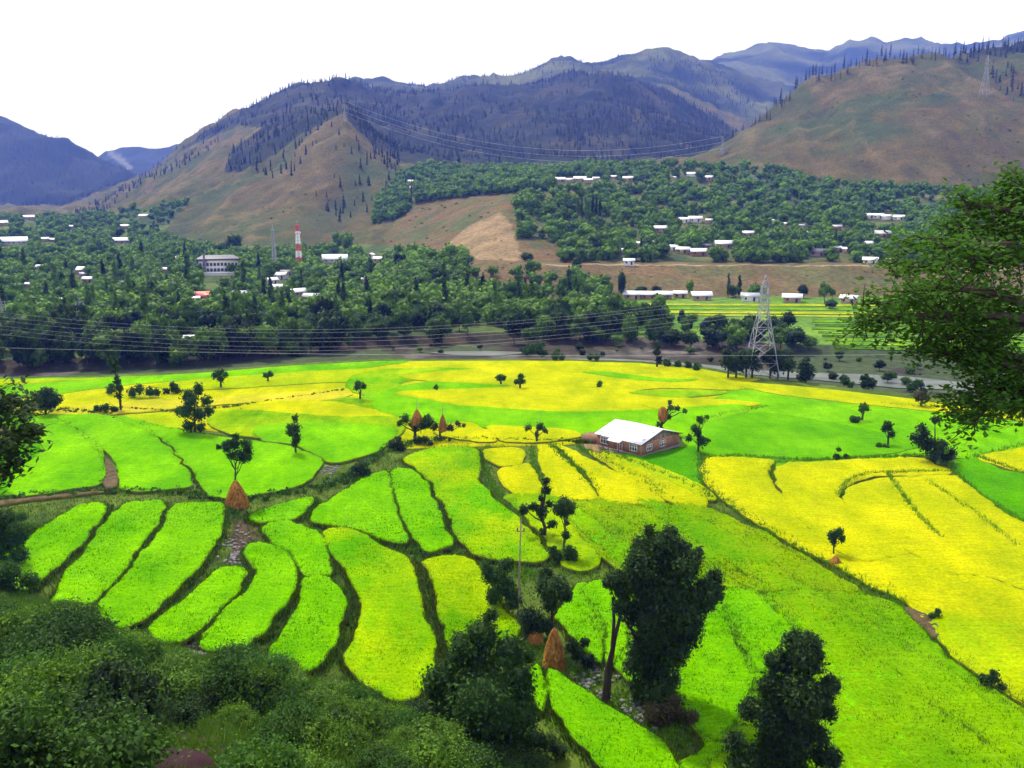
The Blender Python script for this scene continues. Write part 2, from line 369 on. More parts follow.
    c = np.where(ns[:, None], mixc(A(.02, .03, .01), A(.07, .05, .03), .3 + n5), c)  # kept dark so the gaps between shrubs look shadowed
    c = np.where((pl & pathy)[:, None], mixc(A(.12, .07, .05), A(.09, .1, .03), .4 + n5), c)
    i = np.arange((nr - 1) * (nc - 1)); r = i // (nc - 1); q = i % (nc - 1); a = r * nc + q
    F = np.stack([a, a + 1, a + nc + 1, a + nc], 1)
    t = NT('land', .92, .08)
    tint = t.attr('tint').outputs['Color']
    fn = t.noise(.35, 5); gn = t.noise(.045, 5)
    c1 = t.mix(t.ramp(fn, .3, .7), (.62, .62, .62), (1.35, 1.35, 1.35))
    c2 = t.mix(t.ramp(gn, .3, .7), (.72, .76, .7), (1.25, 1.2, 1.25))
    cc = t.mix(1., t.mix(1., tint, c1, 'MULTIPLY'), c2, 'MULTIPLY')
    t.bump(fn, .6, .8)
    m = t.out(cc)
    c = c * .62
    me = mesh('terrain', np.stack([x, y, z], 1), [F], [m], col=c, smooth=True)
    o = link('terrain', me); tag(o, kind='structure'); return o
build_terrain()
# ------------------------------------------------------------------ crop fields
def crop_mat(name, c1, c2, fine=1.0, patch=.06):
    t = NT(name, .9, .0)
    a = t.noise(patch, 3, stretch=(1, 1, 0)); b = t.noise(2.6 * fine, 3, rough=.7); d = t.noise(.5, 4, stretch=(1, .35, 0, .5))
    f = t.math('ADD', t.ramp(a, .32, .68), t.math('MULTIPLY', t.math('SUBTRACT', d, .5), 1.3))
    cl = t.N.new('ShaderNodeClamp'); t.lk(f, cl.inputs[0])
    c = t.mix(cl.outputs[0], c1, c2)
    c = t.mix(1., c, t.mix(t.ramp(b, .3, .72), (.62, .66, .6), (1.22, 1.2, 1.15)), 'MULTIPLY')
    rw_ = t.noise(.8, 2, stretch=(.22, 3.0, 0, .35)); c = t.mix(1., c, t.mix(t.ramp(rw_, .35, .65), (.86, .88, .85), (1.1, 1.09, 1.08)), 'MULTIPLY')
    e = t.noise(.11, 4, stretch=(1, .5, 0, .9)); c = t.mix(1., c, t.mix(t.ramp(e, .34, .66), (.74, .82, .7), (1.2, 1.1, 1.1)), 'MULTIPLY')
    t.bump(b, .22, .9)
    return t.out(c)
G1, G2 = (.09, .31, .0), (.165, .42, .0)          # young rice
GD1, GD2 = (.045, .22, .0), (.08, .28, .0)        # deeper green
YG1, YG2 = (.14, .30, .0), (.27, .40, .0)        # ripening
Y1, Y2 = (.30, .36, .0), (.42, .43, .0)          # ripe yellow
YP1, YP2 = (.33, .35, .01), (.45, .41, .025)          # pale, half cut
PAL = {'g': (G1, G2), 'd': (GD1, GD2), 'm': (YG1, YG2), 'y': (Y1, Y2), 'p': (YP1, YP2), 'gy': ((.085, .24, 0), YG2), 'my': (YG2, Y1), 'gm': (G1, YG2), 'e': ((.07, .27, 0), (.125, .36, 0)), 'o': ((.085, .255, 0), (.17, .335, 0)), 'b': ((.11, .27, 0), (.2, .30, 0))}
CM = {}
def cmat(k):
    if k not in CM: CM[k] = crop_mat('rice_' + k, *PAL[k])
    return CM[k]
def side_mat():
    t = NT('field_edge', .95, .05)
    n = t.noise(1.2, 4); n2 = t.noise(5, 3)
    c = t.mix(t.ramp(n, .35, .65), (.05, .085, .01), (.16, .13, .03)); c = t.mix(1., c, t.mix(n2, (.5, .5, .5), (1.4, 1.4, 1.4)), 'MULTIPLY')
    return t.out(c)
SIDE = side_mat()
def smooth_poly(pts, sub=4):
    n = len(pts); out = []
    for i in range(n):
        p0, p1, p2, p3 = [np.array(pts[(i + k - 1) % n], float) for k in range(4)]
        for s in range(sub):
            t = s / sub
            out.append(.5 * ((2 * p1) + (-p0 + p2) * t + (2 * p0 - 5 * p1 + 4 * p2 - p3) * t * t + (-p0 + 3 * p1 - 3 * p2 + p3) * t ** 3))
    return out
def field(pts, k, z, skirt=.5, sp=None, smooth=4, name='rice_field', amp=None, mat=None, side=None):
    if smooth: pts = smooth_poly(pts, smooth)
    w = np.array([P(a, b, z)[:2] for a, b in pts]); ym = w[:, 1].mean()
    if sp is None: sp = max(.42, (ym - 60) * .009)
    if amp is None: amp = min(.14, sp * .28) if sp < .9 else 0.0
    # resample the rim
    rim = []
    for i in range(len(w)):
        a, b = w[i], w[(i + 1) % len(w)]; L = np.linalg.norm(b - a); m = max(1, int(L / sp))
        for q in range(m): rim.append(a + (b - a) * q / m)
    rim = np.array(rim)
    if z >= 1.0 and name == 'rice_field':                # narrow banks between the near terraces
        tg = np.roll(rim, -2, 0) - np.roll(rim, 2, 0); a2 = np.sum(rim[:, 0] * np.roll(rim[:, 1], -1) - np.roll(rim[:, 0], -1) * rim[:, 1])
        rim = rim + np.stack([tg[:, 1], -tg[:, 0]], 1) / (np.linalg.norm(tg, axis=1, keepdims=True) + 1e-9) * (-.06 if a2 > 0 else .06)
    rim = rim + np.stack([fbm(rim[:, 0], rim[:, 1], 3.2, 3, 11), fbm(rim[:, 0], rim[:, 1], 3.2, 3, 12)], 1) * min(.75, sp * 1.3)
    x0, y0 = rim.min(0); x1, y1 = rim.max(0)
    gx, gy = np.meshgrid(np.arange(x0, x1, sp), np.arange(y0, y1, sp)); gx = gx.ravel(); gy = gy.ravel()
    rg = np.random.default_rng(int(abs(x0 * 10)) + 7)
    gx = gx + rg.uniform(-.3, .3, len(gx)) * sp; gy = gy + rg.uniform(-.3, .3, len(gy)) * sp
    ins = inpoly(gx, gy, [tuple(q) for q in rim])
    gx, gy = gx[ins], gy[ins]
    n = len(rim)
    pts2 = [Vector((float(a), float(b))) for a, b in rim] + [Vector((float(a), float(b))) for a, b in zip(gx, gy)]
    vo, _, fo, _, _, _ = geometry.delaunay_2d_cdt(pts2, [], [list(range(n))], 1, 1e-4)
    V = np.array([(v.x, v.y) for v in vo])
    F = np.array([f for f in fo if len(f) == 3], int)
    on = np.zeros(len(V), bool); on[:n] = True
    zz = z + np.where(on, -.12 * (sp < .9), rg.uniform(-amp, amp, len(V)) + (.15 * fbm(V[:, 0], V[:, 1], 6, 2, 4) if sp < .9 else 0))
    V3 = np.column_stack([V, zz])
    base = len(V3); low = np.column_stack([V3[:n, :2], np.full(n, z - skirt)])
    V3 = np.vstack([V3, low])
    q = np.arange(n); S = np.stack([q, (q + 1) % n, base + (q + 1) % n, base + q], 1)
    ar = 0.5 * np.sum(rim[:, 0] * np.roll(rim[:, 1], -1) - np.roll(rim[:, 0], -1) * rim[:, 1])
    if ar > 0: S = S[:, ::-1]
    mi = [0] * len(F) + [1] * n
    if sp < .62 and name == 'rice_field':              # blades of the crop standing above its surface
        nb = int(abs(ar) * 9); bx = rg.uniform(x0, x1, nb * 2); by = rg.uniform(y0, y1, nb * 2); ok = inpoly(bx, by, [tuple(q) for q in rim]); bx, by = bx[ok], by[ok]; nb = len(bx)
        aa = rg.uniform(0, 6.28, nb); ww = rg.uniform(.04, .09, nb); hh = rg.uniform(.06, .27, nb); dx, dy = np.cos(aa) * ww, np.sin(aa) * ww
        B = np.stack([np.column_stack([bx - dx, by - dy, np.full(nb, z - .1)]), np.column_stack([bx + dx, by + dy, np.full(nb, z - .1)]), np.column_stack([bx + rg.normal(size=nb) * .1, by + rg.normal(size=nb) * .1, z + hh])], 1).reshape(-1, 3)
        nr = n * 16; ri = rg.integers(0, n, nr); tg = np.roll(rim, -1, 0) - np.roll(rim, 1, 0); nl = np.stack([tg[:, 1], -tg[:, 0]], 1) * (1 if ar > 0 else -1); nl /= (np.linalg.norm(nl, axis=1, keepdims=True) + 1e-9)
        of = rg.uniform(-.12, .5, nr); ct = rim[ri] + nl[ri] * of[:, None] + rg.normal(size=(nr, 2)) * sp * .4; aa = rg.uniform(0, 6.28, nr); dx, dy = np.cos(aa) * .07, np.sin(aa) * .07; zb = z - .1 - np.maximum(of, 0) * 1.1
        E = np.stack([np.column_stack([ct[:, 0] - dx, ct[:, 1] - dy, zb - .2]), np.column_stack([ct[:, 0] + dx, ct[:, 1] + dy, zb - .2]), np.column_stack([ct + nl[ri] * rg.uniform(0, .25, (nr, 1)), zb + rg.uniform(.1, .5, nr)])], 1).reshape(-1, 3)
        o0 = len(V3); V3 = np.vstack([V3, E]); F2 = np.arange(3 * nr).reshape(-1, 3) + o0
        o0 = len(V3); V3 = np.vstack([V3, B]); F = np.vstack([F, np.arange(3 * nb).reshape(-1, 3) + o0]); mi = [0] * len(F) + [0 if q < .35 else 1 for q in rg.uniform(size=nr)] + [1] * n; F = np.vstack([F, F2])
    me = mesh(name, V3, [F, S], [mat or cmat(k), side or SIDE], midx=mi)
    o = link(name, me); tag(o, kind='structure'); return o

FLD = []
def fd(k, z, pts, **kw): FLD.append((k, z, pts, kw))
# --- far flat part of the plain, drawn as wide level sheets
fd('y', .12, [(-150, 388), (0, 380), (100, 378), (200, 374), (290, 367), (375, 361), (560, 360.5), (640, 363), (700, 369), (760, 379), (745, 384), (760, 395), (700, 408), (660, 440), (560, 445), (480, 447), (380, 450), (300, 440), (200, 430), (100, 420), (-150, 420)], smooth=0, sp=2.6)
fd('g', .20, [(-150, 389), (0, 379), (110, 377), (200, 373), (280, 366.5), (370, 361.5), (410, 361), (388, 365), (330, 372), (250, 377), (150, 383), (80, 391), (20, 398), (-150, 405)], sp=2.2)
fd('my', .24, [(-150, 382), (0, 380), (60, 378.5), (110, 379), (60, 381), (0, 385), (-150, 386)], sp=2.2)
fd('my', .26, [(150, 386), (200, 379), (280, 373), (350, 369), (430, 368), (440, 372), (380, 380), (300, 384), (200, 390)], sp=2)
fd('gm', .28, [(352, 376), (400, 368), (500, 369), (520, 374), (440, 377), (400, 384), (430, 395), (400, 399), (352, 392)], sp=2)
fd('g', .30, [(358, 398), (380, 392), (410, 384), (450, 378), (470, 380), (560, 388), (560, 400), (500, 412), (470, 416), (420, 406), (405, 410), (370, 402)], sp=2)
fd('y', .32, [(400, 376), (470, 369), (560, 366), (650, 370), (740, 384), (735, 390), (660, 388), (600, 394), (500, 385), (430, 381)], sp=2)
fd('g', .36, [(582, 372), (612, 372), (660, 378), (700, 379), (672, 382), (620, 378)], sp=1.6)
fd('y', .33, [(395, 392), (480, 388), (560, 386), (640, 391), (700, 399), (748, 402), (740, 406), (690, 409), (640, 412), (560, 412), (480, 408), (430, 400)], sp=2)
fd('gm', .37, [(628, 392), (680, 389), (728, 392), (700, 396), (668, 397)], sp=1.6)
fd('g', .38, [(375, 400), (430, 403), (500, 408), (560, 411), (640, 410), (700, 406), (740, 404), (748, 412), (700, 424), (688, 440), (660, 428), (600, 432), (540, 438), (490, 428), (440, 424), (380, 412)], sp=1.8)
fd('y', .44, [(443, 424), (470, 422), (492, 432), (497, 440), (480, 442), (452, 438), (432, 432)], sp=1.3)
fd('y', .42, [(487, 426), (520, 426), (560, 428), (583, 434), (570, 439), (530, 442), (500, 440)], sp=1.3)
fd('gy', .34, [(255, 398), (330, 394), (405, 408), (410, 424), (360, 426), (250, 424)], sp=1.8)
fd('p', .35, [(100, 407), (160, 401), (240, 396), (330, 390), (350, 396), (300, 402), (230, 404), (110, 414)], sp=1.6)
fd('y', .36, [(250, 402), (330, 401), (372, 409), (400, 410), (395, 417), (340, 421), (250, 414)], sp=1.6)
fd('p', .33, [(60, 408), (100, 404), (178, 398), (180, 408), (120, 414), (64, 416)], sp=1.5)
fd('d', .5, [(-120, 412), (0, 413), (40, 415), (76, 416), (82, 432), (98, 450), (103, 470), (100, 484), (60, 490), (20, 494), (-120, 500)], sp=1.2)
fd('g', .52, [(26, 421), (45, 417), (70, 416), (100, 438), (104, 460), (104, 482), (70, 489), (12, 495), (16, 470), (40, 450)], sp=1.)
fd('g', .54, [(34, 417), (70, 414), (105, 415), (132, 422), (160, 440), (178, 458), (192, 478), (190, 486), (160, 490), (122, 490), (120, 478), (116, 462), (100, 446), (80, 430)], sp=1.)
fd('g', .56, [(112, 416), (140, 420), (185, 430), (225, 437), (290, 446), (320, 458), (322, 466), (312, 478), (290, 488), (245, 496), (212, 496), (198, 478), (180, 458), (160, 438)], sp=1.)
fd('my', .53, [(120, 416), (170, 414), (190, 425), (186, 430), (150, 424)], sp=1.2)
fd('gy', .5, [(212, 412), (255, 410), (330, 416), (400, 418), (400, 436), (360, 440), (300, 440), (240, 436), (212, 426)], sp=1.4)
fd('g', .58, [(256, 427), (310, 422), (370, 424), (398, 430), (390, 442), (376, 452), (350, 460), (330, 462), (300, 446), (262, 440)], sp=1.1)
# --- right upper part
fd('g', .22, [(690, 410), (720, 396), (745, 384), (800, 392), (860, 398), (940, 404), (1100, 418), (1180, 440), (1180, 475), (980, 460), (925, 456), (860, 462), (770, 466), (735, 466), (700, 456), (680, 436)], sp=2)
fd('y', .34, [(722, 381), (762, 383), (830, 389), (890, 396), (960, 404), (1040, 411), (1160, 428), (1160, 436), (1024, 421), (960, 414), (890, 407), (800, 397), (745, 388)], sp=1.6)
fd('y', .37, [(640, 404), (700, 399), (748, 401), (762, 404), (740, 407), (680, 411)], sp=1.5)
fd('e', .36, [(702, 424), (760, 412), (840, 424), (900, 436), (920, 444), (900, 452), (840, 458), (760, 462), (700, 452)], sp=1.6)
fd('y', .52, [(978, 457), (1030, 446), (1120, 434), (1120, 500), (1030, 474), (1000, 466)], sp=1.3)
fd('d', .46, [(952, 466), (972, 458), (1000, 468), (1040, 478), (1160, 520), (1160, 620), (1050, 540), (1010, 515), (975, 492)], sp=1.2)
# --- big ripe fields on the right
fd('y', .62, [(700, 470), (706, 459), (720, 456), (745, 457), (772, 460), (768, 470), (774, 482), (800, 500), (1000, 560), (1160, 640), (1160, 760), (1024, 704), (975, 672), (935, 635), (905, 602), (870, 585), (840, 568), (800, 548), (760, 525), (720, 498)], sp=.8)
fd('y', .70, [(774, 474), (784, 463), (815, 461), (915, 457), (935, 464), (952, 473), (900, 475), (868, 477), (848, 486), (840, 498), (870, 520), (920, 545), (860, 560), (800, 520)], sp=.8)
fd('y', .76, [(842, 496), (850, 486), (872, 479), (900, 476), (950, 474), (964, 480), (985, 498), (1040, 530), (1160, 590), (1160, 640), (1000, 580), (940, 570), (880, 530), (845, 508)], sp=.8)
fd('my', .74, [(930, 612), (980, 616), (1060, 640), (1160, 690), (1160, 770), (1030, 705), (975, 672), (938, 638)], sp=.7)
# --- house fields
fd('d', .3, [(655, 452), (700, 446), (702, 468), (704, 484), (690, 484), (650, 474), (610, 456)], sp=.9)
fd('y', .64, [(537, 447), (549, 444), (562, 456), (580, 472), (596, 492), (598, 500), (570, 499), (552, 496), (543, 475)])
fd('y', .66, [(556, 445), (572, 449), (600, 464), (630, 477), (655, 492), (664, 502), (640, 504), (606, 503), (597, 490), (582, 468)])
fd('y', .62, [(588, 451), (606, 454), (640, 468), (680, 486), (706, 500), (700, 508), (676, 504), (640, 486), (606, 464)])
fd('my', .58, [(603, 452), (625, 455), (670, 470), (704, 486), (716, 498), (700, 498), (650, 476)])
fd('y', .60, [(486, 449), (515, 447), (524, 452), (522, 463), (500, 466), (488, 460)])
fd('y', .62, [(497, 468), (522, 463), (532, 465), (540, 480), (541, 492), (524, 496), (508, 490), (499, 480)])
fd('gy', .64, [(505, 496), (540, 493), (575, 500), (600, 504), (598, 520), (600, 560), (575, 570), (552, 548), (530, 520)])
fd('b', .60, [(575, 500), (640, 503), (700, 505), (740, 520), (800, 552), (860, 590), (880, 608), (800, 620), (758, 592), (700, 590), (640, 560), (598, 545)])
fd('b', .66, [(598, 504), (640, 504), (690, 505), (720, 512), (760, 536), (810, 562), (860, 590), (800, 588), (755, 590), (700, 560), (640, 530)])
fd('b', .68, [(560, 502), (596, 504), (650, 535), (700, 568), (716, 582), (690, 600), (650, 590), (600, 556), (578, 530)])
fd('o', .69, [(640, 503), (668, 503), (730, 534), (790, 574), (800, 589), (776, 588), (720, 556)], sp=.5)
fd('g', .71, [(556, 504), (572, 504), (610, 532), (660, 566), (690, 590), (672, 592), (620, 562)], sp=.5)
fd('o', .70, [(800, 596), (822, 592), (900, 640), (1000, 700), (1100, 770), (1060, 790), (930, 700)], sp=.6)
fd('g', .70, [(716, 592), (750, 590), (775, 612), (790, 632), (770, 660), (760, 672), (745, 650), (730, 622)], sp=.5)
fd('o', .66, [(760, 594), (820, 590), (870, 594), (905, 610), (935, 642), (975, 676), (1030, 712), (1160, 790), (1160, 860), (700, 860), (740, 720), (800, 640), (782, 615)], sp=.55)
fd('g', .72, [(700, 600), (722, 600), (745, 660), (752, 690), (720, 740), (690, 720), (660, 690), (680, 640)], sp=.5)
fd('g', .70, [(556, 612), (576, 588), (592, 584), (602, 620), (606, 660), (588, 650), (566, 630)], sp=.45)
fd('g', .74, [(584, 590), (604, 578), (622, 590), (628, 640), (612, 665), (606, 640), (598, 612)], sp=.45)
fd('g', .8, [(548, 670), (556, 668), (590, 690), (630, 718), (660, 740), (690, 775), (700, 800), (640, 800), (600, 762), (565, 725), (548, 690)], sp=.42)
fd('g', .8, [(528, 672), (540, 665), (548, 690), (545, 710), (532, 700)], sp=.42)
fd('g', .56, [(590, 600), (640, 565), (700, 560), (790, 590), (880, 610), (900, 860), (600, 860), (668, 775), (700, 735), (640, 690), (612, 660)], sp=.6)
# --- middle green fields
fd('gm', .78, [(405, 459), (420, 451), (445, 446), (472, 447), (481, 455), (479, 473), (487, 489), (500, 501), (516, 514), (534, 533), (548, 552), (541, 562), (520, 561), (500, 559), (478, 554), (462, 543), (450, 518), (440, 500), (428, 478), (414, 468)], sp=.6)
fd('g', .86, [(313, 512), (343, 490), (368, 475), (386, 470), (391, 480), (396, 505), (403, 525), (411, 537), (406, 543), (386, 540), (356, 530), (331, 525), (314, 520)], sp=.5)
fd('g', .88, [(390, 472), (412, 469), (428, 482), (436, 505), (447, 528), (453, 542), (440, 549), (425, 549), (414, 536), (403, 518), (397, 500)], sp=.5)
fd('g', .8, [(312, 497), (290, 500), (255, 511), (250, 520), (275, 521), (298, 517), (312, 505)], sp=.5)
# --- near terraces
fd('g', 1.0, [(107, 505), (88, 502), (62, 514), (38, 528), (10, 548), (-60, 590), (-60, 620), (20, 592), (46, 578), (62, 562), (80, 545), (98, 524)])
fd('g', 1.02, [(164, 501), (148, 500), (124, 503), (104, 522), (88, 543), (68, 570), (50, 598), (60, 612), (92, 603), (108, 588), (126, 568), (146, 540), (161, 518)])
fd('g', 1.04, [(222, 502), (196, 501), (172, 504), (166, 518), (154, 538), (134, 562), (110, 590), (94, 610), (112, 628), (140, 620), (166, 598), (190, 575), (210, 552), (222, 532), (226, 515)])
fd('g', 1.0, [(245, 567), (232, 565), (215, 569), (192, 590), (166, 610), (148, 628), (158, 640), (185, 640), (205, 624), (230, 602), (244, 584)])
fd('g', 1.06, [(243, 548), (256, 541), (276, 545), (292, 557), (298, 575), (291, 594), (276, 616), (260, 637), (238, 650), (204, 648), (202, 634), (225, 608), (248, 588), (254, 573)])
fd('g', 1.08, [(262, 528), (275, 521), (300, 523), (322, 535), (332, 556), (331, 573), (306, 575), (290, 556), (270, 542)])
fd('g', 1.1, [(303, 577), (334, 577), (346, 600), (341, 630), (326, 660), (300, 672), (268, 655), (280, 632), (298, 602)])
fd('gm', 1.12, [(322, 531), (350, 528), (385, 545), (411, 558), (416, 580), (426, 610), (435, 640), (434, 665), (426, 690), (398, 700), (360, 680), (345, 660), (352, 640), (361, 612), (355, 588), (340, 563), (326, 545)])
fd('gy', 1.06, [(424, 561), (450, 554), (474, 559), (486, 577), (502, 604), (520, 630), (500, 650), (462, 655), (447, 648), (440, 620), (434, 592)])
EARTH = plain('bare_earth', (.09, .065, .035), .95, .05, .45, .9)
field([(-60, 508), (0, 500), (40, 495), (105, 490.5), (112, 491), (45, 498), (0, 504.5), (-60, 515)], 'g', .5, name='path', mat=EARTH, smooth=2)
field([(900, 606), (925, 612), (940, 628), (934, 638), (918, 620)], 'g', .72, name='bare_earth_scar', mat=EARTH, smooth=2)
field([(106, 458), (114, 464), (119, 480), (112, 488), (104, 484)], 'g', .6, name='bare_earth_patch', mat=EARTH, smooth=2)
for k, z, pts, kw in FLD: field(pts, k, z, **kw)
# ------------------------------------------------------------------ haze
def haze():
    v, f = [], None
    mb = MB().box(-8200, 8200, -60, 7200, -45, 1450)
    m = bpy.data.materials.new('haze'); m.use_nodes = True; t = m.node_tree; t.nodes.clear()
    o = t.nodes.new('ShaderNodeOutputMaterial'); p = t.nodes.new('ShaderNodeVolumePrincipled')
    p.inputs['Color'].default_value = (.10, .19, 1.0, 1); p.inputs['Absorption Color'].default_value = (1, 1, 1, 1); p.inputs['Density'].default_value = HAZE_D; p.inputs['Anisotropy'].default_value = .1
    t.links.new(p.outputs[0], o.inputs['Volume'])
    b = mb.build('haze', m); tag(b, kind='stuff'); b.display_type = 'WIRE'
HAZE_D = .000125
haze()

# ------------------------------------------------------------------ foliage kit
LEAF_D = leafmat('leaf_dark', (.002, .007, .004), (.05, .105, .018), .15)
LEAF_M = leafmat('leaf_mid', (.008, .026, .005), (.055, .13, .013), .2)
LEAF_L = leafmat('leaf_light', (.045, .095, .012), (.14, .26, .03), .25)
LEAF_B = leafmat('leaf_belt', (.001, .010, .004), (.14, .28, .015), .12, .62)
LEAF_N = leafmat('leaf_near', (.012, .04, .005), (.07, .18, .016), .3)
LEAF_S = leafmat('leaf_shrub', (.003, .014, .003), (.14, .28, .018), .2, .45)  # wide tone range stands for deep shadow and bright tips
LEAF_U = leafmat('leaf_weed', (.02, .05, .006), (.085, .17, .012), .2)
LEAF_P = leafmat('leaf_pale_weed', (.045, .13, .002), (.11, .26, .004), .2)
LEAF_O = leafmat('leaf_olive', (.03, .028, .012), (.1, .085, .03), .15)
CONI = leafmat('conifer_needle', (.004, .010, .009), (.014, .028, .018), 0)  # needle green with some haze blue put into it
def bark_mat():
    t = NT('bark', .9, .1); n = t.noise(3, 4, stretch=(1, 1, .2)); t.bump(n, .05)
    return t.out(t.mix(t.ramp(n, .3, .7), (.025, .018, .014), (.08, .06, .045)))
BARK = bark_mat()
def ico():
    me = bpy.data.meshes.new('t'); import bmesh
    bm = bmesh.new(); bmesh.ops.create_icosphere(bm, subdivisions=1, radius=1); bm.to_mesh(me); bm.free()
    V = np.array([v.co[:] for v in me.vertices]); F = np.array([p.vertices[:] for p in me.polygons]); bpy.data.meshes.remove(me); return V, F
ICV, ICF = ico()
def quads(C, N, S, rg, asp=.55, bend=.0):
    n = len(C); N = N / (np.linalg.norm(N, axis=1, keepdims=True) + 1e-9)
    R = rg.normal(size=(n, 3)); A = np.cross(N, R); A /= (np.linalg.norm(A, axis=1, keepdims=True) + 1e-9); B = np.cross(N, A)
    S = np.broadcast_to(S, (n,))[:, None]
    V = np.stack([C + A * S, C + B * S * asp, C - A * S, C - B * S * asp], 1).reshape(-1, 3)
    F = np.arange(4 * n).reshape(-1, 4); return V, F
def crown(mb, blobs, n, size, rg, core=.72, jit=.8, flat=1., spike=0):
    B = np.array([b[:3] for b in blobs], float); R = np.array([b[3] for b in blobs], float)
    w = R ** 2; w = w / w.sum(); k = rg.choice(len(B), n, p=w)
    D = rg.normal(size=(n, 3)); D[:, 2] += .15; D /= np.linalg.norm(D, axis=1, keepdims=True)
    rr = R[k] * rg.triangular(.45, .95, 1.3, n) * (1 + .22 * np.sin(D[:, 0] * 5 + k) * np.cos(D[:, 1] * 6 + 2 * k))
    C = B[k] + D * rr[:, None] * np.array([1, 1, flat])
    N = D + rg.normal(size=(n, 3)) * jit; N[:, 2] += .3
    V, F = quads(C, N, size * rg.uniform(.6, 1.3, n), rg)
    bt = rg.uniform(-.36, .36, len(B))  # clump tone spread widened to deepen the look of shade
    tone = np.clip(.42 + bt[k] + rg.normal(size=n) * .22, 0, 1)
    mb.add(V, F, np.repeat(tone, 4))
    if spike:
        m = max(8, int(n * spike / 4)); k = rg.choice(len(B), m, p=w); D = rg.normal(size=(m, 3)); D[:, 2] += .25; D /= np.linalg.norm(D, axis=1, keepdims=True)
        L = size * rg.uniform(.55, 1.0, m); tn = np.clip(rg.normal(.62, .25, m), 0, 1)
        for q in range(4):
            C = B[k] + D * (R[k] * rg.uniform(.82, 1.0, m) + L * q * .85)[:, None] + rg.normal(size=(m, 3)) * size * .22
            V, F = quads(C, rg.normal(size=(m, 3)) + [0, 0, .5], size * (.62 - .1 * q), rg, .45); mb.add(V, F, np.repeat(tn, 4))
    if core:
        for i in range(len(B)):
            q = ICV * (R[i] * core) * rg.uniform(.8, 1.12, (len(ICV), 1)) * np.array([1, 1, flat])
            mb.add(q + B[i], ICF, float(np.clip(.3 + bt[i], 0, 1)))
def limb(mb, a, b, r0, r1, rg, n=5, wob=.08, k=4):
    a = np.array(a, float); b = np.array(b, float); L = np.linalg.norm(b - a); pts = []; rs = []
    for i in range(k + 1):
        t = i / k; p = a + (b - a) * t
        if 0 < i < k: p = p + rg.normal(size=3) * L * wob
        pts.append(p); rs.append(r0 + (r1 - r0) * t)
    mb.tube(pts, rs, n)
def mpp(px, row, z=0):          # metres per pixel at that ground point
    x, y, _ = P(px, row, z); return (y * CP + (CAMZ - z) * SP) / FOC

def proto_broad(seed, h=11., w=9., n=620, size=.62, low=.1, nb=13):
    rg = np.random.default_rng(seed); mb = MB(); bl = []
    for i in range(nb):
        d = rg.normal(size=3); d /= np.linalg.norm(d); s = rg.uniform(.45, .8)
        bl.append((d[0] * s * w * .42, d[1] * s * w * .42, h * (low + (1 - low) * .5) + d[2] * s * h * .36, w * rg.uniform(.17, .27)))
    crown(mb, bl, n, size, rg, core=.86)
    c = MB(); limb(c, (0, 0, -1.5), (0, 0, h * .55), .28, .12, rg, 5, .02)
    for b in bl[:4]: limb(c, (0, 0, h * .3), b[:3], .13, .05, rg, 4)
    return mb, c
def proto_poplar(seed, h=16., w=3.2, n=420, size=.5):
    rg = np.random.default_rng(seed); mb = MB(); bl = []
    for i in range(11):
        t = (i + .5) / 11; r = w * .42 * math.sin(math.pi * (t * .86 + .1)) ** .7
        bl.append((rg.normal() * w * .08, rg.normal() * w * .08, h * (.12 + .85 * t), max(.35, r * rg.uniform(.8, 1.1))))
    crown(mb, bl, n, size, rg, core=.75, flat=1.3)
    c = MB(); limb(c, (0, 0, -1.5), (0, 0, h * .9), .25, .05, rg, 5, .01); return mb, c
def proto_conifer(seed, h=15., w=5., n=260, size=.75, gap=.0):
    rg = np.random.default_rng(seed); mb = MB(); m = 9
    z = rg.uniform(.12, 1, n) ** .9; z = np.round(z * m) / m + rg.uniform(-.03, .03, n)
    a = rg.uniform(0, 2 * math.pi, n); side = 1 + .35 * np.sin(a * 2 + z * 9)
    r = w * .5 * (1.04 - z) * rg.uniform(.25, 1, n) * side
    C = np.stack([r * np.cos(a), r * np.sin(a), h * z - r * .25], 1)
    N = np.stack([np.cos(a) * .3, np.sin(a) * .3, np.ones(n)], 1) + rg.normal(size=(n, 3)) * .45
    V, F = quads(C, N, size * rg.uniform(.7, 1.4, n) * (1.15 - .6 * z), rg, .6)
    mb.add(V, F, np.repeat(rg.uniform(0, 1, n), 4))
    c = MB(); limb(c, (0, 0, -1.5), (0, 0, h), .26, .04, rg, 5, .01); return mb, c
def join_mesh(name, leaf, trunk, lm, bm=BARK):
    F3 = leaf.f3 + [f + leaf.n for f in trunk.f3]; F4 = leaf.f4 + [f + leaf.n for f in trunk.f4]
    n3, n4 = sum(len(f) for f in leaf.f3), sum(len(f) for f in leaf.f4)
    a3, a4 = sum(len(f) for f in F3), sum(len(f) for f in F4)
    F = ([np.concatenate(F3)] if F3 else []) + ([np.concatenate(F4)] if F4 else [])
    mi = np.concatenate([np.r_[np.zeros(n3), np.ones(a3 - n3)], np.r_[np.zeros(n4), np.ones(a4 - n4)]])
    return mesh(name, np.concatenate(leaf.v + trunk.v), F, [lm, bm], mi, np.concatenate(leaf.t + trunk.t))
class Merge:                     # many low trees collected into one mass
    def __init__(s): s.V = []; s.F = []; s.T = []; s.n = 0
    def add(s, V, F, T): s.V.append(V); s.F.append(F + s.n); s.T.append(T); s.n += len(V)
    def build(s, name, mat):
        by = {}
        for f in s.F: by.setdefault(f.shape[1], []).append(f)
        return link(name, mesh(name, np.concatenate(s.V), [np.concatenate(v) for v in by.values()], [mat], tone=np.concatenate(s.T)))
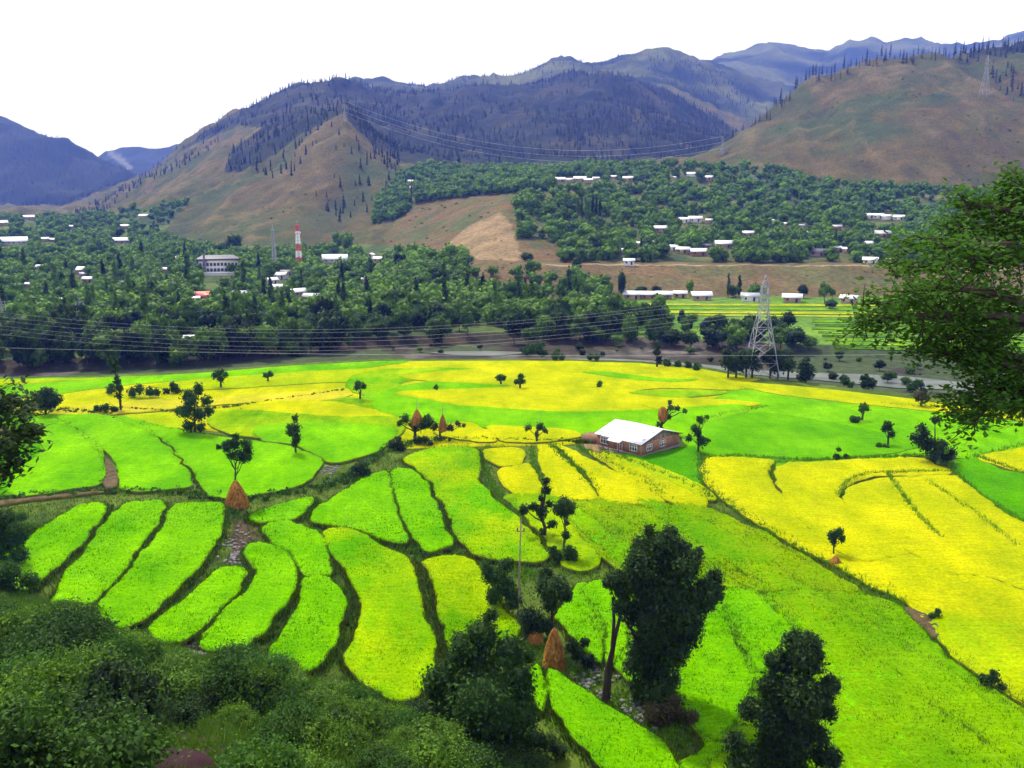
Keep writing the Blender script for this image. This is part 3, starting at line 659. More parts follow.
# ------------------------------------------------------------------ trees of the valley, villages and mountains
rgv = np.random.default_rng(5)
HOUSE_SPOTS = []        # filled below: (px,row,halfwidth) kept clear of trees
def keep_clear(px, row, hw, up=3, dn=10): HOUSE_SPOTS.append((px, row, hw, up, dn))
# ------------------------------------------------------------------ far houses
def tin(name, c, rough=.45, spec=.4):
    t = NT(name, rough, spec); n = t.noise(.6, 4); s = t.noise(1.6, 2, stretch=(6, .2, .2))
    c1 = tuple(x * .82 for x in c)
    return t.out(t.mix(t.ramp(t.math('ADD', t.math('MULTIPLY', n, .6), t.math('MULTIPLY', s, .4)), .35, .65), c1, c))
TIN_W = tin('tin_roof_white', (.7, .72, .78)); TIN_R = tin('tin_roof_red', (.62, .09, .06)); TIN_G = tin('tin_roof_grey', (.34, .36, .42)); TIN_D = tin('tin_roof_dark', (.09, .085, .12))
WALL_W = plain('wall_white', (.62, .6, .55)); WALL_B = plain('wall_brick', (.27, .14, .09)); WALL_T = plain('wall_mud', (.33, .24, .16))
DARKW = plain('window_dark', (.03, .035, .045), .3, .5)
ROOFS = {'w': TIN_W, 'r': TIN_R, 'g': TIN_G, 'd': TIN_D}; WALLS = {'w': WALL_W, 'b': WALL_B, 't': WALL_T}
def far_house(px, row, wpx, label, group=None, roof='w', wall='t', deep=.6, hm=None, rot=0., steep=.32, storeys=1, name='village_house', base=None):
    """row = where the walls meet the ground"""
    x, y, z = ground(px, row) if base is None else base
    m = y / FOC; L = wpx * m; D = L * deep; hgt = hm or 2.7 * storeys
    r = empty(name, (x, y, z), label, 'house', group, rz=rad(rot) - math.atan2(x, y))
    b = MB().box(-L / 2, L / 2, -D / 2, D / 2, -3, hgt); b.build('wall', WALLS[wall], r)
    o = .06 * L + .3; rh = D * steep; q = MB()
    for s in (-1, 1):
        e0 = np.array([-L / 2 - o, s * (D / 2 + o), hgt - .25 + .05]); e1 = e0 * [-1, 1, 1]
        k0 = np.array([-L / 2 - o, 0, hgt + rh]); k1 = k0 * [-1, 1, 1]; th = np.array([0, 0, .18])
        q.add([e0, e1, k1, k0, e0 + th, e1 + th, k1 + th, k0 + th], [(0, 3, 2, 1), (4, 5, 6, 7), (0, 1, 5, 4), (3, 7, 6, 2), (0, 4, 7, 3), (1, 2, 6, 5)])
    q.build('roof', ROOFS[roof], r)
    for s in (-1, 1):
        g = MB(); a, b = s * (L / 2 - .02), s * (L / 2 - .3)
        g.add([(a, -D / 2, hgt), (a, D / 2, hgt), (a, 0, hgt + rh - .12), (b, -D / 2, hgt), (b, D / 2, hgt), (b, 0, hgt + rh - .12)], [(0, 1, 2), (3, 5, 4)])
        g.f4.append(np.array([(0, 3, 4, 1), (1, 4, 5, 2), (2, 5, 3, 0)])); g.build('gable', WALLS[wall], r)
    if wpx >= 9:
        nw = max(2, int(L / 4.2))
        for st in range(storeys):
            for i in range(nw):
                cx = -L / 2 + L * (i + .5) / nw; dz = 2.7 * st
                dr = (st == 0 and i == nw // 2)
                w_ = MB().box(cx - .55, cx + .55, -D / 2 - .05, -D / 2 + .1, dz + (.1 if dr else 1.), dz + 2.2)
                w_.build('door' if dr else 'window', DARKW, r)
    keep_clear(px, row, wpx * .7 + 1, 2 + wpx * .1, 15 if row > 258 and px < 450 else 12)
    return r
ORD = ['first', 'second', 'third', 'fourth', 'fifth', 'sixth', 'seventh', 'eighth', 'ninth', 'tenth', 'eleventh']
def row_of_houses(L, where, group, gap=None):
    for i, q in enumerate(L):
        px, row, wd, rf, wl, rt = q[:6]
        kind = {'w': 'white tin', 'r': 'red tin', 'g': 'grey tin', 'd': 'dark tin'}[rf]
        side = ORD[i] + ' from left' if len(L) > 1 else 'standing alone'
        lab = q[6] if len(q) > 6 else '%s roof %s, %s' % (kind, where, side)
        far_house(px, row, wd, lab, group, rf, wl, rot=rt)
row_of_houses([(559, 182, 11, 'w', 't', 8), (570, 182, 6, 'w', 't', -20), (580, 181.5, 11, 'w', 't', 0), (588, 183, 8, 'w', 't', 14), (596, 181, 6, 'w', 't', 0), (614, 179, 6, 'w', 't', 10), (628, 181, 9, 'w', 't', -8)], 'along the bench above the brown slope', 'houses on the upper bench')
row_of_houses([(674, 180, 4, 'w', 't', 50), (691, 177, 8, 'w', 'w', 10), (708, 180, 9, 'w', 't', -20)], 'at the foot of the brown hill', 'houses below the brown hill')
row_of_houses([(684, 223, 9, 'w', 'w', 0), (695, 222.5, 12, 'w', 'w', 5), (709, 224, 6, 'w', 't', 0)], 'in the short upper row of the wooded village', 'upper row of the wooded village')
row_of_houses([(660, 232, 12, 'w', 't', 15), (748, 237, 10, 'w', 't', -5)], 'in the gap between the two village rows', 'houses between the village rows')
row_of_houses([(621, 255, 9, 'w', 't', 20), (639, 247, 7, 'w', 't', 0), (656, 246, 7, 'g', 't', 0), (672, 251, 11, 'w', 'w', -12), (683, 254, 12, 'w', 't', -18), (698, 256, 15, 'w', 'b', 14), (706, 250, 9, 'd', 'b', 0), (724, 248, 16, 'w', 't', 4)], 'in the lower row of the wooded village', 'lower row of the wooded village')
row_of_houses([(629, 265, 10, 'w', 'w', 0)], 'on the lip of the earth embankment', 'houses above the embankment')
row_of_houses([(772, 225, 5, 'w', 'w', 60), (785, 227, 6, 'w', 't', -30), (800, 229, 7, 'g', 't', 0), (806, 236, 6, 'w', 't', 30), (837, 230, 8, 'g', 'b', 0)], 'among trees left of the long white school', 'houses left of the school')
row_of_houses([(869, 219, 9, 'w', 'w', 0), (878, 219, 9, 'w', 'w', 0), (886, 219.5, 8, 'w', 'w', 0), (899, 220.5, 10, 'w', 'w', -6)], 'of the long row highest below the brown hill', 'white school row')
row_of_houses([(884, 238, 16, 'g', 'b', 0), (915, 237, 8, 'w', 't', 0), (943, 239, 10, 'w', 't', -20)], 'half hidden by the near branches', 'houses behind the branches')
row_of_houses([(817, 256, 16, 'd', 't', 0, 'brown two storey house with dark roof above the embankment'), (837, 252, 8, 'w', 'b', 40), (847, 253, 8, 'w', 't', -10), (866, 247, 11, 'w', 'w', 0), (870, 264, 13, 'w', 'w', 0), (890, 263, 10, 'g', 'w', 0)], 'in the village end right of the brown house', 'houses at the right village end')
row_of_houses([(632, 299, 16, 'w', 't', 0), (648.5, 299, 15, 'w', 'b', 0), (664, 299, 15, 'w', 'b', -3), (680, 298, 12, 'w', 't', 0), (701, 300, 18, 'w', 't', 12), (750, 301, 16, 'g', 'w', 0), (792, 302, 17, 'w', 't', 0), (849, 303, 15, 'w', 't', -15)], 'along the foot of the embankment', 'houses at the embankment foot')
row_of_houses([(957, 329, 9, 'w', 't', 0), (965, 329, 8, 'w', 't', 0)], 'on the green terraces seen through the branches', 'houses behind the branches')
row_of_houses([(411, 184, 6, 'w', 't', 20), (413, 190, 5, 'w', 't', 0)], 'high in the trees under the forest', 'houses under the forest')
row_of_houses([(2, 225, 10, 'w', 't', 0), (29, 220, 9, 'w', 't', 10), (14, 244, 22, 'w', 'w', 0), (44, 242, 8, 'w', 't', 0), (53, 242, 7, 'w', 't', 0)], 'at the far left village below the blue mountain', 'far left village')
row_of_houses([(72, 229, 5, 'w', 't', 0), (98, 236, 5, 'w', 't', 30), (125, 229, 7, 'w', 't', 0), (144, 218, 8, 'w', 't', -20), (122, 243, 15, 'w', 't', 0)], 'among trees at the foot of the brown spur', 'houses under the spur')
row_of_houses([(77, 274, 8, 'w', 't', 40), (83, 272, 9, 'w', 't', -25), (84, 278, 8, 'g', 't', 20), (89, 283, 10, 'w', 't', -30)], 'in the tight cluster amid dark trees', 'cluster in the dark trees')
row_of_houses([(165, 273, 8, 'w', 't', -30), (175, 261, 8, 'w', 'w', 0), (123, 286, 5, 'w', 't', 0)], 'between the cluster and the long hall', 'houses left of the hall')
row_of_houses([(38, 270, 8, 'w', 't', 0), (52, 271, 8, 'w', 't', 10), (30, 288, 7, 'w', 't', -20)], 'in the trees left of the tight cluster', 'houses left of the cluster')
row_of_houses([(54, 316, 9, 'w', 't', 0), (61, 318, 6, 'g', 't', 0)], 'under the power wires on the left', 'houses under the wires')
row_of_houses([(207, 300, 20, 'r', 't', 0, 'house with bright red tin roof among the valley trees'), (237, 299, 18, 'g', 'w', 0, 'grey house with steep dark gable beside the red roof'), (195, 303, 9, 'w', 't', 0, 'small white shed left of the red roofed house'), (242, 303, 10, 'w', 't', 0, 'low white shed in front of the grey gabled house')], '', 'houses by the red roof')
row_of_houses([(193, 345, 15, 'w', 't', -12, 'two storey farmhouse with pale tin roof near the river trees'), (171, 342, 10, 'w', 't', 0, 'low shed left of the two storey farmhouse'), (150, 354, 9, 'd', 'b', 0, 'small brown shed in the green yard below the farmhouse')], '', 'farm near the river')
row_of_houses([(271, 284, 12, 'w', 'w', 30), (280, 279, 13, 'w', 'w', -20), (287, 276, 11, 'd', 'w', 0), (277, 291, 12, 'w', 't', 0), (298, 296, 15, 'w', 't', 35), (312, 301, 15, 'g', 't', -25), (300, 305, 7, 'w', 't', 0)], 'in the cluster under the red and white mast', 'cluster under the mast')
row_of_houses([(335, 262, 22, 'w', 'w', 0), (371, 258, 8, 'w', 'w', 70), (379, 262, 10, 'w', 't', -20), (363, 283, 6, 'w', 't', 0)], 'at the foot of the spur right of the mast', 'houses right of the mast')
# tilted long bright roof
far_house(65, 304, 10, 'long narrow white tin roof slanting among dark trees', None, 'w', 't', .35, rot=-42)
# the long hall with rows of windows
def long_hall():
    x, y, z = ground(219, 274); m = y / FOC; L = 37 * m
    r = empty('long_hall', (x, y, z), 'long grey hall with rows of windows under a dark roof', 'hall', rz=-math.atan2(x, y))
    MB().box(-L / 2, L / 2, -6, 6, -4, 10).build('wall', WALL_W, r)
    q = MB().box(-L / 2 - 1, L / 2 + 1, -7, 7, 10.01, 11.2); q.add([(-L / 2 - 1, -7, 11.22), (L / 2 + 1, -7, 11.22), (L / 2 + 1, 7, 11.22), (-L / 2 - 1, 7, 11.22), (-L / 2 + 3, 0, 13.6), (L / 2 - 3, 0, 13.6)], [(0, 1, 5, 4), (2, 3, 4, 5)]); q.f3.append(np.array([(q.n - 6 + 1, q.n - 6 + 2, q.n - 6 + 5), (q.n - 6 + 3, q.n - 6, q.n - 6 + 4)]))
    q.build('roof', TIN_D, r)
    for st in range(2):
        for i in range(11):
            cx = -L / 2 + L * (i + .5) / 11
            MB().box(cx - .9, cx + .9, -6.06, -5.9, 2 + st * 4, 4.2 + st * 4).build('window', DARKW, r)
    MB().box(-L / 2 + 2, L / 2 - 1, -14, -6.1, -4, 1.2).build('annex', WALL_W, r)
    MB().box(-L / 2 + 1.5, L / 2 - .5, -14.6, -6.05, 1.22, 1.6).build('annex_roof', TIN_W, r)
    MB().bar((-L * .35, -7, -4), (-L * .35, -7, 15), .8).build('chimney', TIN_D, r)
    keep_clear(219, 276, 20, 2, 22)
long_hall()

# ------------------------------------------------------------------ masts, pylons, wires
STEEL = plain('galvanised_steel', (.25, .26, .28), .5, .4, .15); RED = plain('paint_red', (.55, .05, .03), .5, .3, .1); WHITE = plain('paint_white', (.8, .8, .8), .5, .3, .08)
INSU = plain('insulator', (.5, .5, .52), .3, .5, .1)
def lattice(mb, w0, w1, z0, z1, n, r, rise=.72):
    zs = [z0 + (z1 - z0) * (1 - (1 - k / n) ** (1 / rise) if rise != 1 else k / n) for k in range(n + 1)]
    W = lambda z: w0 + (w1 - w0) * (z - z0) / (z1 - z0)
    cn = [(-1, -1), (1, -1), (1, 1), (-1, 1)]
    for a, b in zip(zs[:-1], zs[1:]):
        wa, wb = W(a), W(b)
        for i in range(4):
            p, q = cn[i], cn[(i + 1) % 4]
            A = (p[0] * wa, p[1] * wa, a); B = (q[0] * wa, q[1] * wa, a); C = (p[0] * wb, p[1] * wb, b); D = (q[0] * wb, q[1] * wb, b)
            mb.bar(A, C, r * 1.5); mb.bar(A, D, r * .8, 3); mb.bar(B, C, r * .8, 3); mb.bar(C, D, r * .8, 3)
def pylon(base, h, wb, label, rz=0., r=.1, name='power_pylon', arms=True, group=None):
    x, y, z = base; t = empty(name, (x, y, z), label, 'pylon', group, rz)
    b = MB(); lattice(b, wb / 2, wb * .12, -1, h * .68, 5, r); lattice(b, wb * .12, wb * .1, h * .68, h * .9, 5, r * .8, 1); lattice(b, wb * .1, .05, h * .9, h, 2, r * .7, 1)
    b.build('lattice_tower', STEEL, t)
    tips = []
    for k, f in enumerate((.7, .79, .88)):
        aw = h * (.125 - .012 * abs(k - 1)); zz = h * f; c = MB()
        for s in (-1, 1):
            for e in (-1, 1): c.bar((0, e * wb * .1, zz), (s * aw, 0, zz + .3), r * .7, 3); c.bar((0, e * wb * .1, zz + 1.4), (s * aw, 0, zz + .3), r * .6, 3)
        c.build('crossarm', STEEL, t)
        for s in (-1, 1):
            q = MB().tube([(s * aw, 0, zz + .2 - .24 * i) for i in range(8)], [.09, .16] * 4, 6); q.build('insulator', INSU, t)
            tips.append((s * aw, zz - 1.5))
    return t, tips
def wire(a, b, sag, r, label, group, n=40):
    a = np.array(a, float); b = np.array(b, float); pts = []
    for i in range(n + 1):
        t = i / n; p = a + (b - a) * t; p[2] -= 4 * sag * t * (1 - t); pts.append(p)
    o = MB().tube(pts, [r] * (n + 1), 3).build('power_wire', WIRE); return tag(o, label, 'wire', group)
WIRE = plain('wire_aluminium', (.5, .5, .52), .5, .3, .05)
pb = P(760, 376.5, -.0)
py_main, tips = pylon(pb, 29.2, 9.4, 'tall steel lattice pylon at the river edge of the fields', rz=rad(88), r=.09)
lb = PY(-95, 330, 290); lb = (lb[0], lb[1], Hs(lb[0], lb[1]))
py_left, tips2 = pylon(lb, 32, 10, 'steel lattice pylon past the left edge of the view', rz=rad(80), r=.1)
lvl = ['lowest', 'lowest', 'middle', 'middle', 'upper', 'upper']
for k, ((a, za), (b, zb)) in enumerate(zip(tips, tips2)):
    f = lambda base, rz, a, z: (base[0] + a * math.cos(rz), base[1] + a * math.sin(rz), base[2] + z)
    wire(f(pb, rad(88), a, za), f(lb, rad(80), b, zb), 10.5, .016, '%s %s wire strung across the valley to the big pylon' % (lvl[k], 'nearer' if a < 0 else 'farther'), 'pylon wires')
# low wire in front of the river on wooden poles
WOOD = plain('pole_wood', (.2, .15, .11), .85, .1, .3, 5)
def wood_pole(base, h, label, arm=True, r=.14, cat='pole'):
    t = empty('utility_pole', base, label, cat)
    MB().bar((0, 0, -.8), (0, 0, h), r, 8, r * .7).build('shaft', WOOD, t)
    if arm:
        MB().box(-.9, .9, -.06, .06, h - .7, h - .58).build('crossarm', WOOD, t)
        for s in (-1, 1): MB().bar((s * .75, 0, h - .57), (s * .75, 0, h - .35), .05, 6).build('insulator', INSU, t)
    return t
q0 = P(-60, 392); q1 = P(1120, 436)
a0 = PY(-60, 346, q0[1]); a1 = PY(1120, 352, q1[1])
a0 = (a0[0], a0[1], a0[2]); 
wood_pole((q0[0], q0[1], 0), a0[2] + .5, 'wooden pole beyond the left edge of the fields'); wood_pole((q1[0], q1[1], 0), a1[2] + .5, 'wooden pole beyond the right edge of the fields')
wire(a0, a1, 1.6, .02, 'single low wire running in front of the river bank', None)
# red and white mast
def mast(px, row, hpx, w, label, banded, r=.17):
    b = ground(px, row); m = b[1] / FOC; h = hpx * m; t = empty('radio_mast', b, label, 'mast')
    nb = 7
    for k in range(nb if banded else 1):
        q = MB(); z0, z1 = (h * k / nb, h * (k + 1) / nb) if banded else (0, h)
        f = lambda z: w * (1 - .62 * z / h)
        lattice(q, f(z0), f(z1), z0 - (1 if k == 0 else 0), z1, 2 if banded else 14, r, 1)
        q.build('lattice_band' if banded else 'lattice_shaft', ([WHITE, RED, WHITE, RED, WHITE, WHITE, RED][k]) if banded else STEEL, t)
    MB().bar((0, 0, h), (0, 0, h * 1.1), .12).build('antenna', STEEL, t)
    if banded:
        for a in (0, 2.1, 4.2):
            for hh in (.6, .82):
                MB().bar((math.cos(a) * 1.5, math.sin(a) * 1.5, h * hh), (math.cos(a) * 2.2, math.sin(a) * 2.2, h * hh), .7, 10).build('dish', WHITE, t)
mast(299.5, 271, 45, 2.1, 'red and white banded lattice mast above the valley village', True)
mast(275, 272, 42, 1.6, 'thin grey lattice mast left of the red and white mast', False, .13)
for (px, row, hp, lab) in [(345, 122, 17, 'distant pylon on the tip of the brown spur'), (984, 97, 38, 'pale pylon high on the brown hill at right'), (174, 303, 24, 'small pylon left of the red roofed house'), (82, 328, 30, 'thin pylon among dark trees at left'), (4, 330, 32, 'pylon cut by the left edge of the picture')]:
    b = ground(px, row); m = b[1] / FOC; pylon(b, hp * m, hp * m * .2, lab, rz=rad(40), r=.00009 * b[1])
bA = ground(345, 122); bB = ground(722, 156); pylon(bB, 26, 5, 'tiny far pylon on the left shoulder of the brown hill', rz=rad(40), r=.1)
for k, dz in enumerate((14, 22, 30)):
    wire((bA[0], bA[1], bA[2] + dz), (bB[0], bB[1], bB[2] + dz - 5), 42, .09, '%s faint wire crossing the forested mountain' % ['lowest', 'middle', 'highest'][k], 'far wires')
def scatter(poly, n, Y0, Y1, seed, cell, clear=True, usepx=(-.75, .75)):
    """ground points whose picture position falls in poly, thinned to one per cell (cell = (w,h) metres seen)"""
    rg = np.random.default_rng(seed); U = rg.uniform(*usepx, n); Y = np.exp(rg.uniform(math.log(Y0), math.log(Y1), n)); X = U * Y
    Z = H(X, Y); px = px_of(X, Y, Z); rw = row_of(Z, Y); ok = inpoly(px, rw, poly)
    X, Y, Z, px, rw = [a[ok] for a in (X, Y, Z, px, rw)]; seen = set(); out = []
    for i in range(len(X)):
        m = FOC / Y[i]; key = (int(px[i] / (cell[0] * m)), int(rw[i] / (cell[1] * m * 1.0)), int(math.log(Y[i]) * 6))
        if key in seen: continue
        if clear and any(abs(px[i] - h[0]) < h[2] and -h[3] < rw[i] - h[1] < h[4] for h in HOUSE_SPOTS): continue
        seen.add(key); out.append((X[i], Y[i], Z[i], px[i], rw[i]))
    return out
BROAD = [proto_broad(200 + i, *a) for i, a in enumerate([(11, 9), (12, 8), (9, 9.5), (13, 9), (10, 7), (8, 8)])]
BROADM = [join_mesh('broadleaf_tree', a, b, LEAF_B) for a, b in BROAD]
POP = [proto_poplar(230 + i) for i in range(3)]; POPM = [join_mesh('poplar_tree', a, b, LEAF_B) for a, b in POP]
LOW = []
for i in range(8):
    rg = np.random.default_rng(300 + i); mb = MB(); bl = []
    for k in range(6):
        d = rg.normal(size=3); d /= np.linalg.norm(d); bl.append((d[0] * 2.2, d[1] * 2.2, 5.2 + d[2] * 2.6, rg.uniform(1.8, 2.8)))
    crown(mb, bl, 130, .95, rg, core=.85)
    F = {}
    for f in mb.f3 + mb.f4: F.setdefault(f.shape[1], []).append(f)
    LOW.append((np.concatenate(mb.v), [np.concatenate(v) for v in F.values()], np.concatenate(mb.t)))
pts = scatter(BELT, 70000, 300, 1300, 1, (5.6, 2.8)) + scatter(BELT_UP, 14000, 900, 2300, 2, (8, 3.2)) + scatter(VILL, 260000, 500, 1500, 3, (4.6, 1.7))
# yards and little fields left open
OPEN = [(232, 322, 18, 5), (60, 335, 16, 4), (330, 325, 14, 4), (20, 296, 16, 4), (420, 300, 16, 4), (345, 292, 10, 4), (480, 328, 20, 4), (100, 258, 14, 4), (200, 260, 10, 3), (128, 344, 30, 9), (170, 352, 25, 5), (272, 350, 22, 5), (155, 308, 22, 5), (185, 312, 12, 4), (690, 222, 20, 5), (640, 198, 18, 4), (590, 188, 26, 3), (110, 302, 10, 3), (560, 310, 60, 7)]
pts = [p for p in pts if not any(((p[3] - a) / c) ** 2 + ((p[4] - b) / d) ** 2 < 1 for a, b, c, d in OPEN)]
pts += scatter([(560, 318), (650, 322), (760, 332), (800, 345), (800, 352), (700, 349), (560, 343)], 9000, 330, 470, 4, (6, 3))
pts += scatter([(-100, 362), (100, 359), (230, 354), (340, 347), (350, 350), (240, 362), (120, 368), (-100, 370)], 9000, 290, 420, 6, (4.5, 1.6))
pts.sort(key=lambda p: p[1])
mg = Merge(); cnt = 0
for i, (x, y, z, px, rw) in enumerate(pts):
    s = rgv.triangular(.45, .8, 1.45) * (1 if px < 600 else .85); rz = rgv.uniform(0, 6.28)
    if -40 < px < 1064 and cnt < 290:
        o = link('broadleaf_tree', BROADM[rgv.integers(6)], None, (x, y, z - .9), rz, (s * rgv.uniform(.8, 1.2), s, s * rgv.uniform(.75, 1.45))); cnt += 1
        tag(o, 'round leafy tree in the dense belt of trees beyond the river', 'tree', 'trees of the valley belt')
    else:
        V, Fs, T = LOW[rgv.integers(8)]; c, q = math.cos(rz), math.sin(rz); s *= 1.28 if px > 380 else 1.1
        W = np.column_stack([(V[:, 0] * c - V[:, 1] * q) * s * 1.1 + x, (V[:, 0] * q + V[:, 1] * c) * s * 1.1 + y, V[:, 2] * s + z - .6])
        T = np.clip(T + rgv.uniform(-.35, .35), 0, 1); n0 = mg.n
        mg.V.append(W); mg.T.append(T); mg.F += [f + n0 for f in Fs]; mg.n += len(W)
tag(mg.build('woodland', LEAF_B), 'far mass of village and valley trees', None, None, 'stuff')
print('belt trees', cnt, 'merged', len(pts) - cnt)
# poplars and single trees that stand out
def far_tree(px, row, hpx, wpx, kind, label, group=None, mat=None):
    x, y, z = ground(px, row); m = y / FOC; h = hpx * m; w = max(wpx * m, 1)
    me = (POPM if kind == 'p' else BROADM)[rgv.integers(3)]; h0, w0 = (16., 3.2) if kind == 'p' else (11., 9.)
    o = link('poplar_tree' if kind == 'p' else 'broadleaf_tree', me, None, (x, y, z), rgv.uniform(0, 6), (w / w0, w / w0, h / h0))
    return tag(o, label, 'tree', group)
for i, px in enumerate([577, 582, 587, 592, 569, 563, 544, 539, 531]):
    far_tree(px, [311, 311, 312, 311, 312, 313, 309, 310, 310][i], [27, 20, 18, 17, 36, 26, 22, 20, 25][i], [5, 4, 4, 4, 8, 7, 5, 5, 6][i], 'p', 'slender poplar in the row beside the bright field', 'poplars beside the bright field')
for i, px in enumerate([571, 578, 585, 576]): far_tree(px, [296, 303, 308, 280][i], [30, 34, 28, 26][i], [13, 16, 14, 12][i], 'b', 'tall pale willow before the earth embankment', 'willows before the embankment')
far_tree(621, 299, 35, 9, 'b', 'single tall tree left of the embankment row houses')
far_tree(622, 311, 10, 8, 'b', 'small dark bush on the green field edge')
far_tree(690, 296, 18, 8, 'b', 'small round tree behind the embankment row houses')
far_tree(728, 298, 26, 4, 'p', 'first slender poplar before the embankment'); far_tree(739, 298, 24, 5, 'p', 'second slender poplar nearer the big pylon')
for i, (px, row, hp, wp) in enumerate([(641, 296, 11, 12), (657, 296, 11, 12), (733, 298, 14, 14), (757, 299, 19, 18), (803, 298, 17, 12), (824, 303, 22, 16), (830, 309, 12, 14), (832, 299, 12, 9)]):
    far_tree(px, row, hp, wp, 'b', 'bushy tree growing before the earth embankment', 'trees before the embankment')
for (px, row, hp, wp, lab) in [(401, 277, 25, 20, 'dark round tree standing above the valley belt'), (440, 283, 24, 26, 'broad tree at the right of the dark round tree'), (462, 290, 22, 24, 'dark broad tree below the eroded slope'), (120, 240, 14, 14, 'dark tree among the far left village trees'), (235, 251, 18, 18, 'tree clump alone on the brown spur foot'), (228, 252, 14, 14, 'smaller tree beside the clump on the spur foot'), (338, 250, 20, 14, 'leafy tree at the foot of the sparse pines'), (348, 252, 22, 14, 'second leafy tree at the foot of the sparse pines'), (470, 262, 8, 10, 'left bush on the eroded slope'), (452, 258, 8, 7, 'small bush on the eroded slope'), (12, 262, 12, 14, 'lone round tree on the bare bench')]:
    if lab.startswith('lone'): px, row = 527, 262
    far_tree(px, row, hp, wp, 'b', lab)
for i in range(7): far_tree(578 + i * 3.6, 222 + (i % 2), 22 + (i * 5) % 7, 3.4, 'p', 'poplar in the close row on the bare bench', 'poplars on the bench')
for (px, row, hp) in [(612, 262, 26), (641, 258, 20), (718, 218, 20), (835, 250, 22), (870, 212, 18)]: far_tree(px, row, hp, 3.5, 'p', 'tall poplar standing out of the village wood', 'poplars in the village wood')
for i, (x, y, z, px, rw) in enumerate(scatter([(0, 262), (200, 262), (330, 285), (520, 290), (560, 318), (300, 335), (0, 345)], 1500, 380, 900, 8, (17, 14))[:70]):
    h = rgv.uniform(11, 19); o = link('poplar_tree', POPM[rgv.integers(3)], None, (x, y, z), rgv.uniform(0, 6), (h / 15, h / 15, h / 14)); tag(o, 'slender poplar rising out of the valley tree belt', 'tree', 'poplars of the valley belt')
for i, (x, y, z, px, rw) in enumerate((scatter([(380, 350), (560, 344), (660, 350), (760, 356), (760, 368), (650, 358), (560, 356), (400, 356)], 900, 280, 380, 18, (12, 5))[:26] + scatter([(780, 358), (1000, 366), (1010, 396), (900, 388), (820, 380)], 900, 230, 380, 19, (9, 4))[:34])):
    s = rgv.uniform(.12, .36); o = link('river_bush', BROADM[rgv.integers(6)], None, (x, y, z - .2), rgv.uniform(0, 6), (s * 1.4, s * 1.4, s)); tag(o, 'low bush growing on the stony river bed', 'bush', 'bushes on the river bed')
# big bushes on the far bank and beside the pylon
for i, (px, row, hp, wp) in enumerate([(600, 343, 14, 20), (618, 346, 12, 16), (655, 344, 26, 20), (672, 347, 22, 24), (690, 349, 20, 24), (712, 348, 24, 28), (664, 330, 18, 22), (720, 332, 20, 22), (735, 350, 30, 24), (745, 340, 24, 20), (780, 352, 28, 26), (795, 352, 26, 26), (770, 338, 24, 22), (786, 336, 26, 24), (808, 350, 18, 18), (632, 344, 18, 12)]):
    far_tree(px, row, hp, wp, 'b', 'dark rounded tree on the far river bank', 'trees on the far bank')
# ------------------------------------------------------------------ conifers
CPRO = []
for i in range(6):
    rg = np.random.default_rng(400 + i); mb = MB()
    for k in range(3):
        a = np.arange(5) * 2 * math.pi / 5 + rg.uniform(0, 1); r = (2.6 - .7 * k) * rg.uniform(.75, 1.2, 5); z0 = 1.5 + 4 * k
        mb.add(np.vstack([np.column_stack([r * np.cos(a), r * np.sin(a), z0 + rg.uniform(-.8, .8, 5)]), [[rg.normal() * .3, rg.normal() * .3, z0 + 6]]]), [(j, (j + 1) % 5, 5) for j in range(5)], rg.uniform(0, 1, 6))
    CPRO.append((np.concatenate(mb.v), np.concatenate(mb.f3), np.concatenate(mb.t)))
def conifers(spec, name, label):
    mg = Merge()
    for poly, n, Y0, Y1, seed, cell in spec:
        for (x, y, z, px, rw) in scatter(poly, n, Y0, Y1, seed, cell, False, (-.62, .8)):
            if seed != 17 and fbm(x, y, 150, 3, 96)[()] * 1.3 + rgv.uniform(-.3, .3) < -.28: continue
            V, F, T = CPRO[rgv.integers(6)]; s = rgv.uniform(.42, 1.05); rz = rgv.uniform(0, 6.28); c, q = math.cos(rz), math.sin(rz)
            W = np.column_stack([(V[:, 0] * c - V[:, 1] * q) * s + x, (V[:, 0] * q + V[:, 1] * c) * s + y, V[:, 2] * s * 1.05 + z - 1])
            mg.add(W, F, np.clip(T * .6 + rgv.uniform(0, .4), 0, 1))
    print(name, len(mg.V)); tag(mg.build(name, CONI), label, None, None, 'stuff')
conifers([(FOREST1, 60000, 1500, 2900, 11, (7, 3.2)), (FOREST2, 34000, 1300, 2900, 12, (9, 6.)), (RIDGE_R, 9000, 1200, 1800, 13, (7, 3.5)), (FRINGE, 9000, 1500, 2900, 14, (9, 8)), (SPARSE1, 9000, 1000, 2000, 15, (11, 13)),
          ([(400, 92), (400, 84), (560, 62), (650, 53), (715, 66), (760, 96), (740, 130), (690, 110), (640, 78), (560, 72)], 30000, 3000, 4000, 16, (16, 9)),
          ([(-20, 118), (60, 138), (130, 172), (130, 200), (-20, 214)], 26000, 2600, 3900, 17, (14, 9))], 'conifer_forest', 'dark conifers massed on the mountain faces')
CONP = [join_mesh('conifer_tree', *proto_conifer(440 + i, 15, [4.6, 3.6, 5.4, 3.2][i], [200, 150, 240, 110][i]), CONI) for i in range(4)]
HILLR = [(700, 165), (735, 140), (800, 98), (900, 72), (1024, 55), (1200, 50), (1200, 205), (900, 192), (820, 186), (780, 172)]
HILLL = [(100, 214), (150, 190), (230, 150), (345, 120), (420, 200), (440, 262), (330, 256), (240, 256), (150, 236)]
smg = Merge()
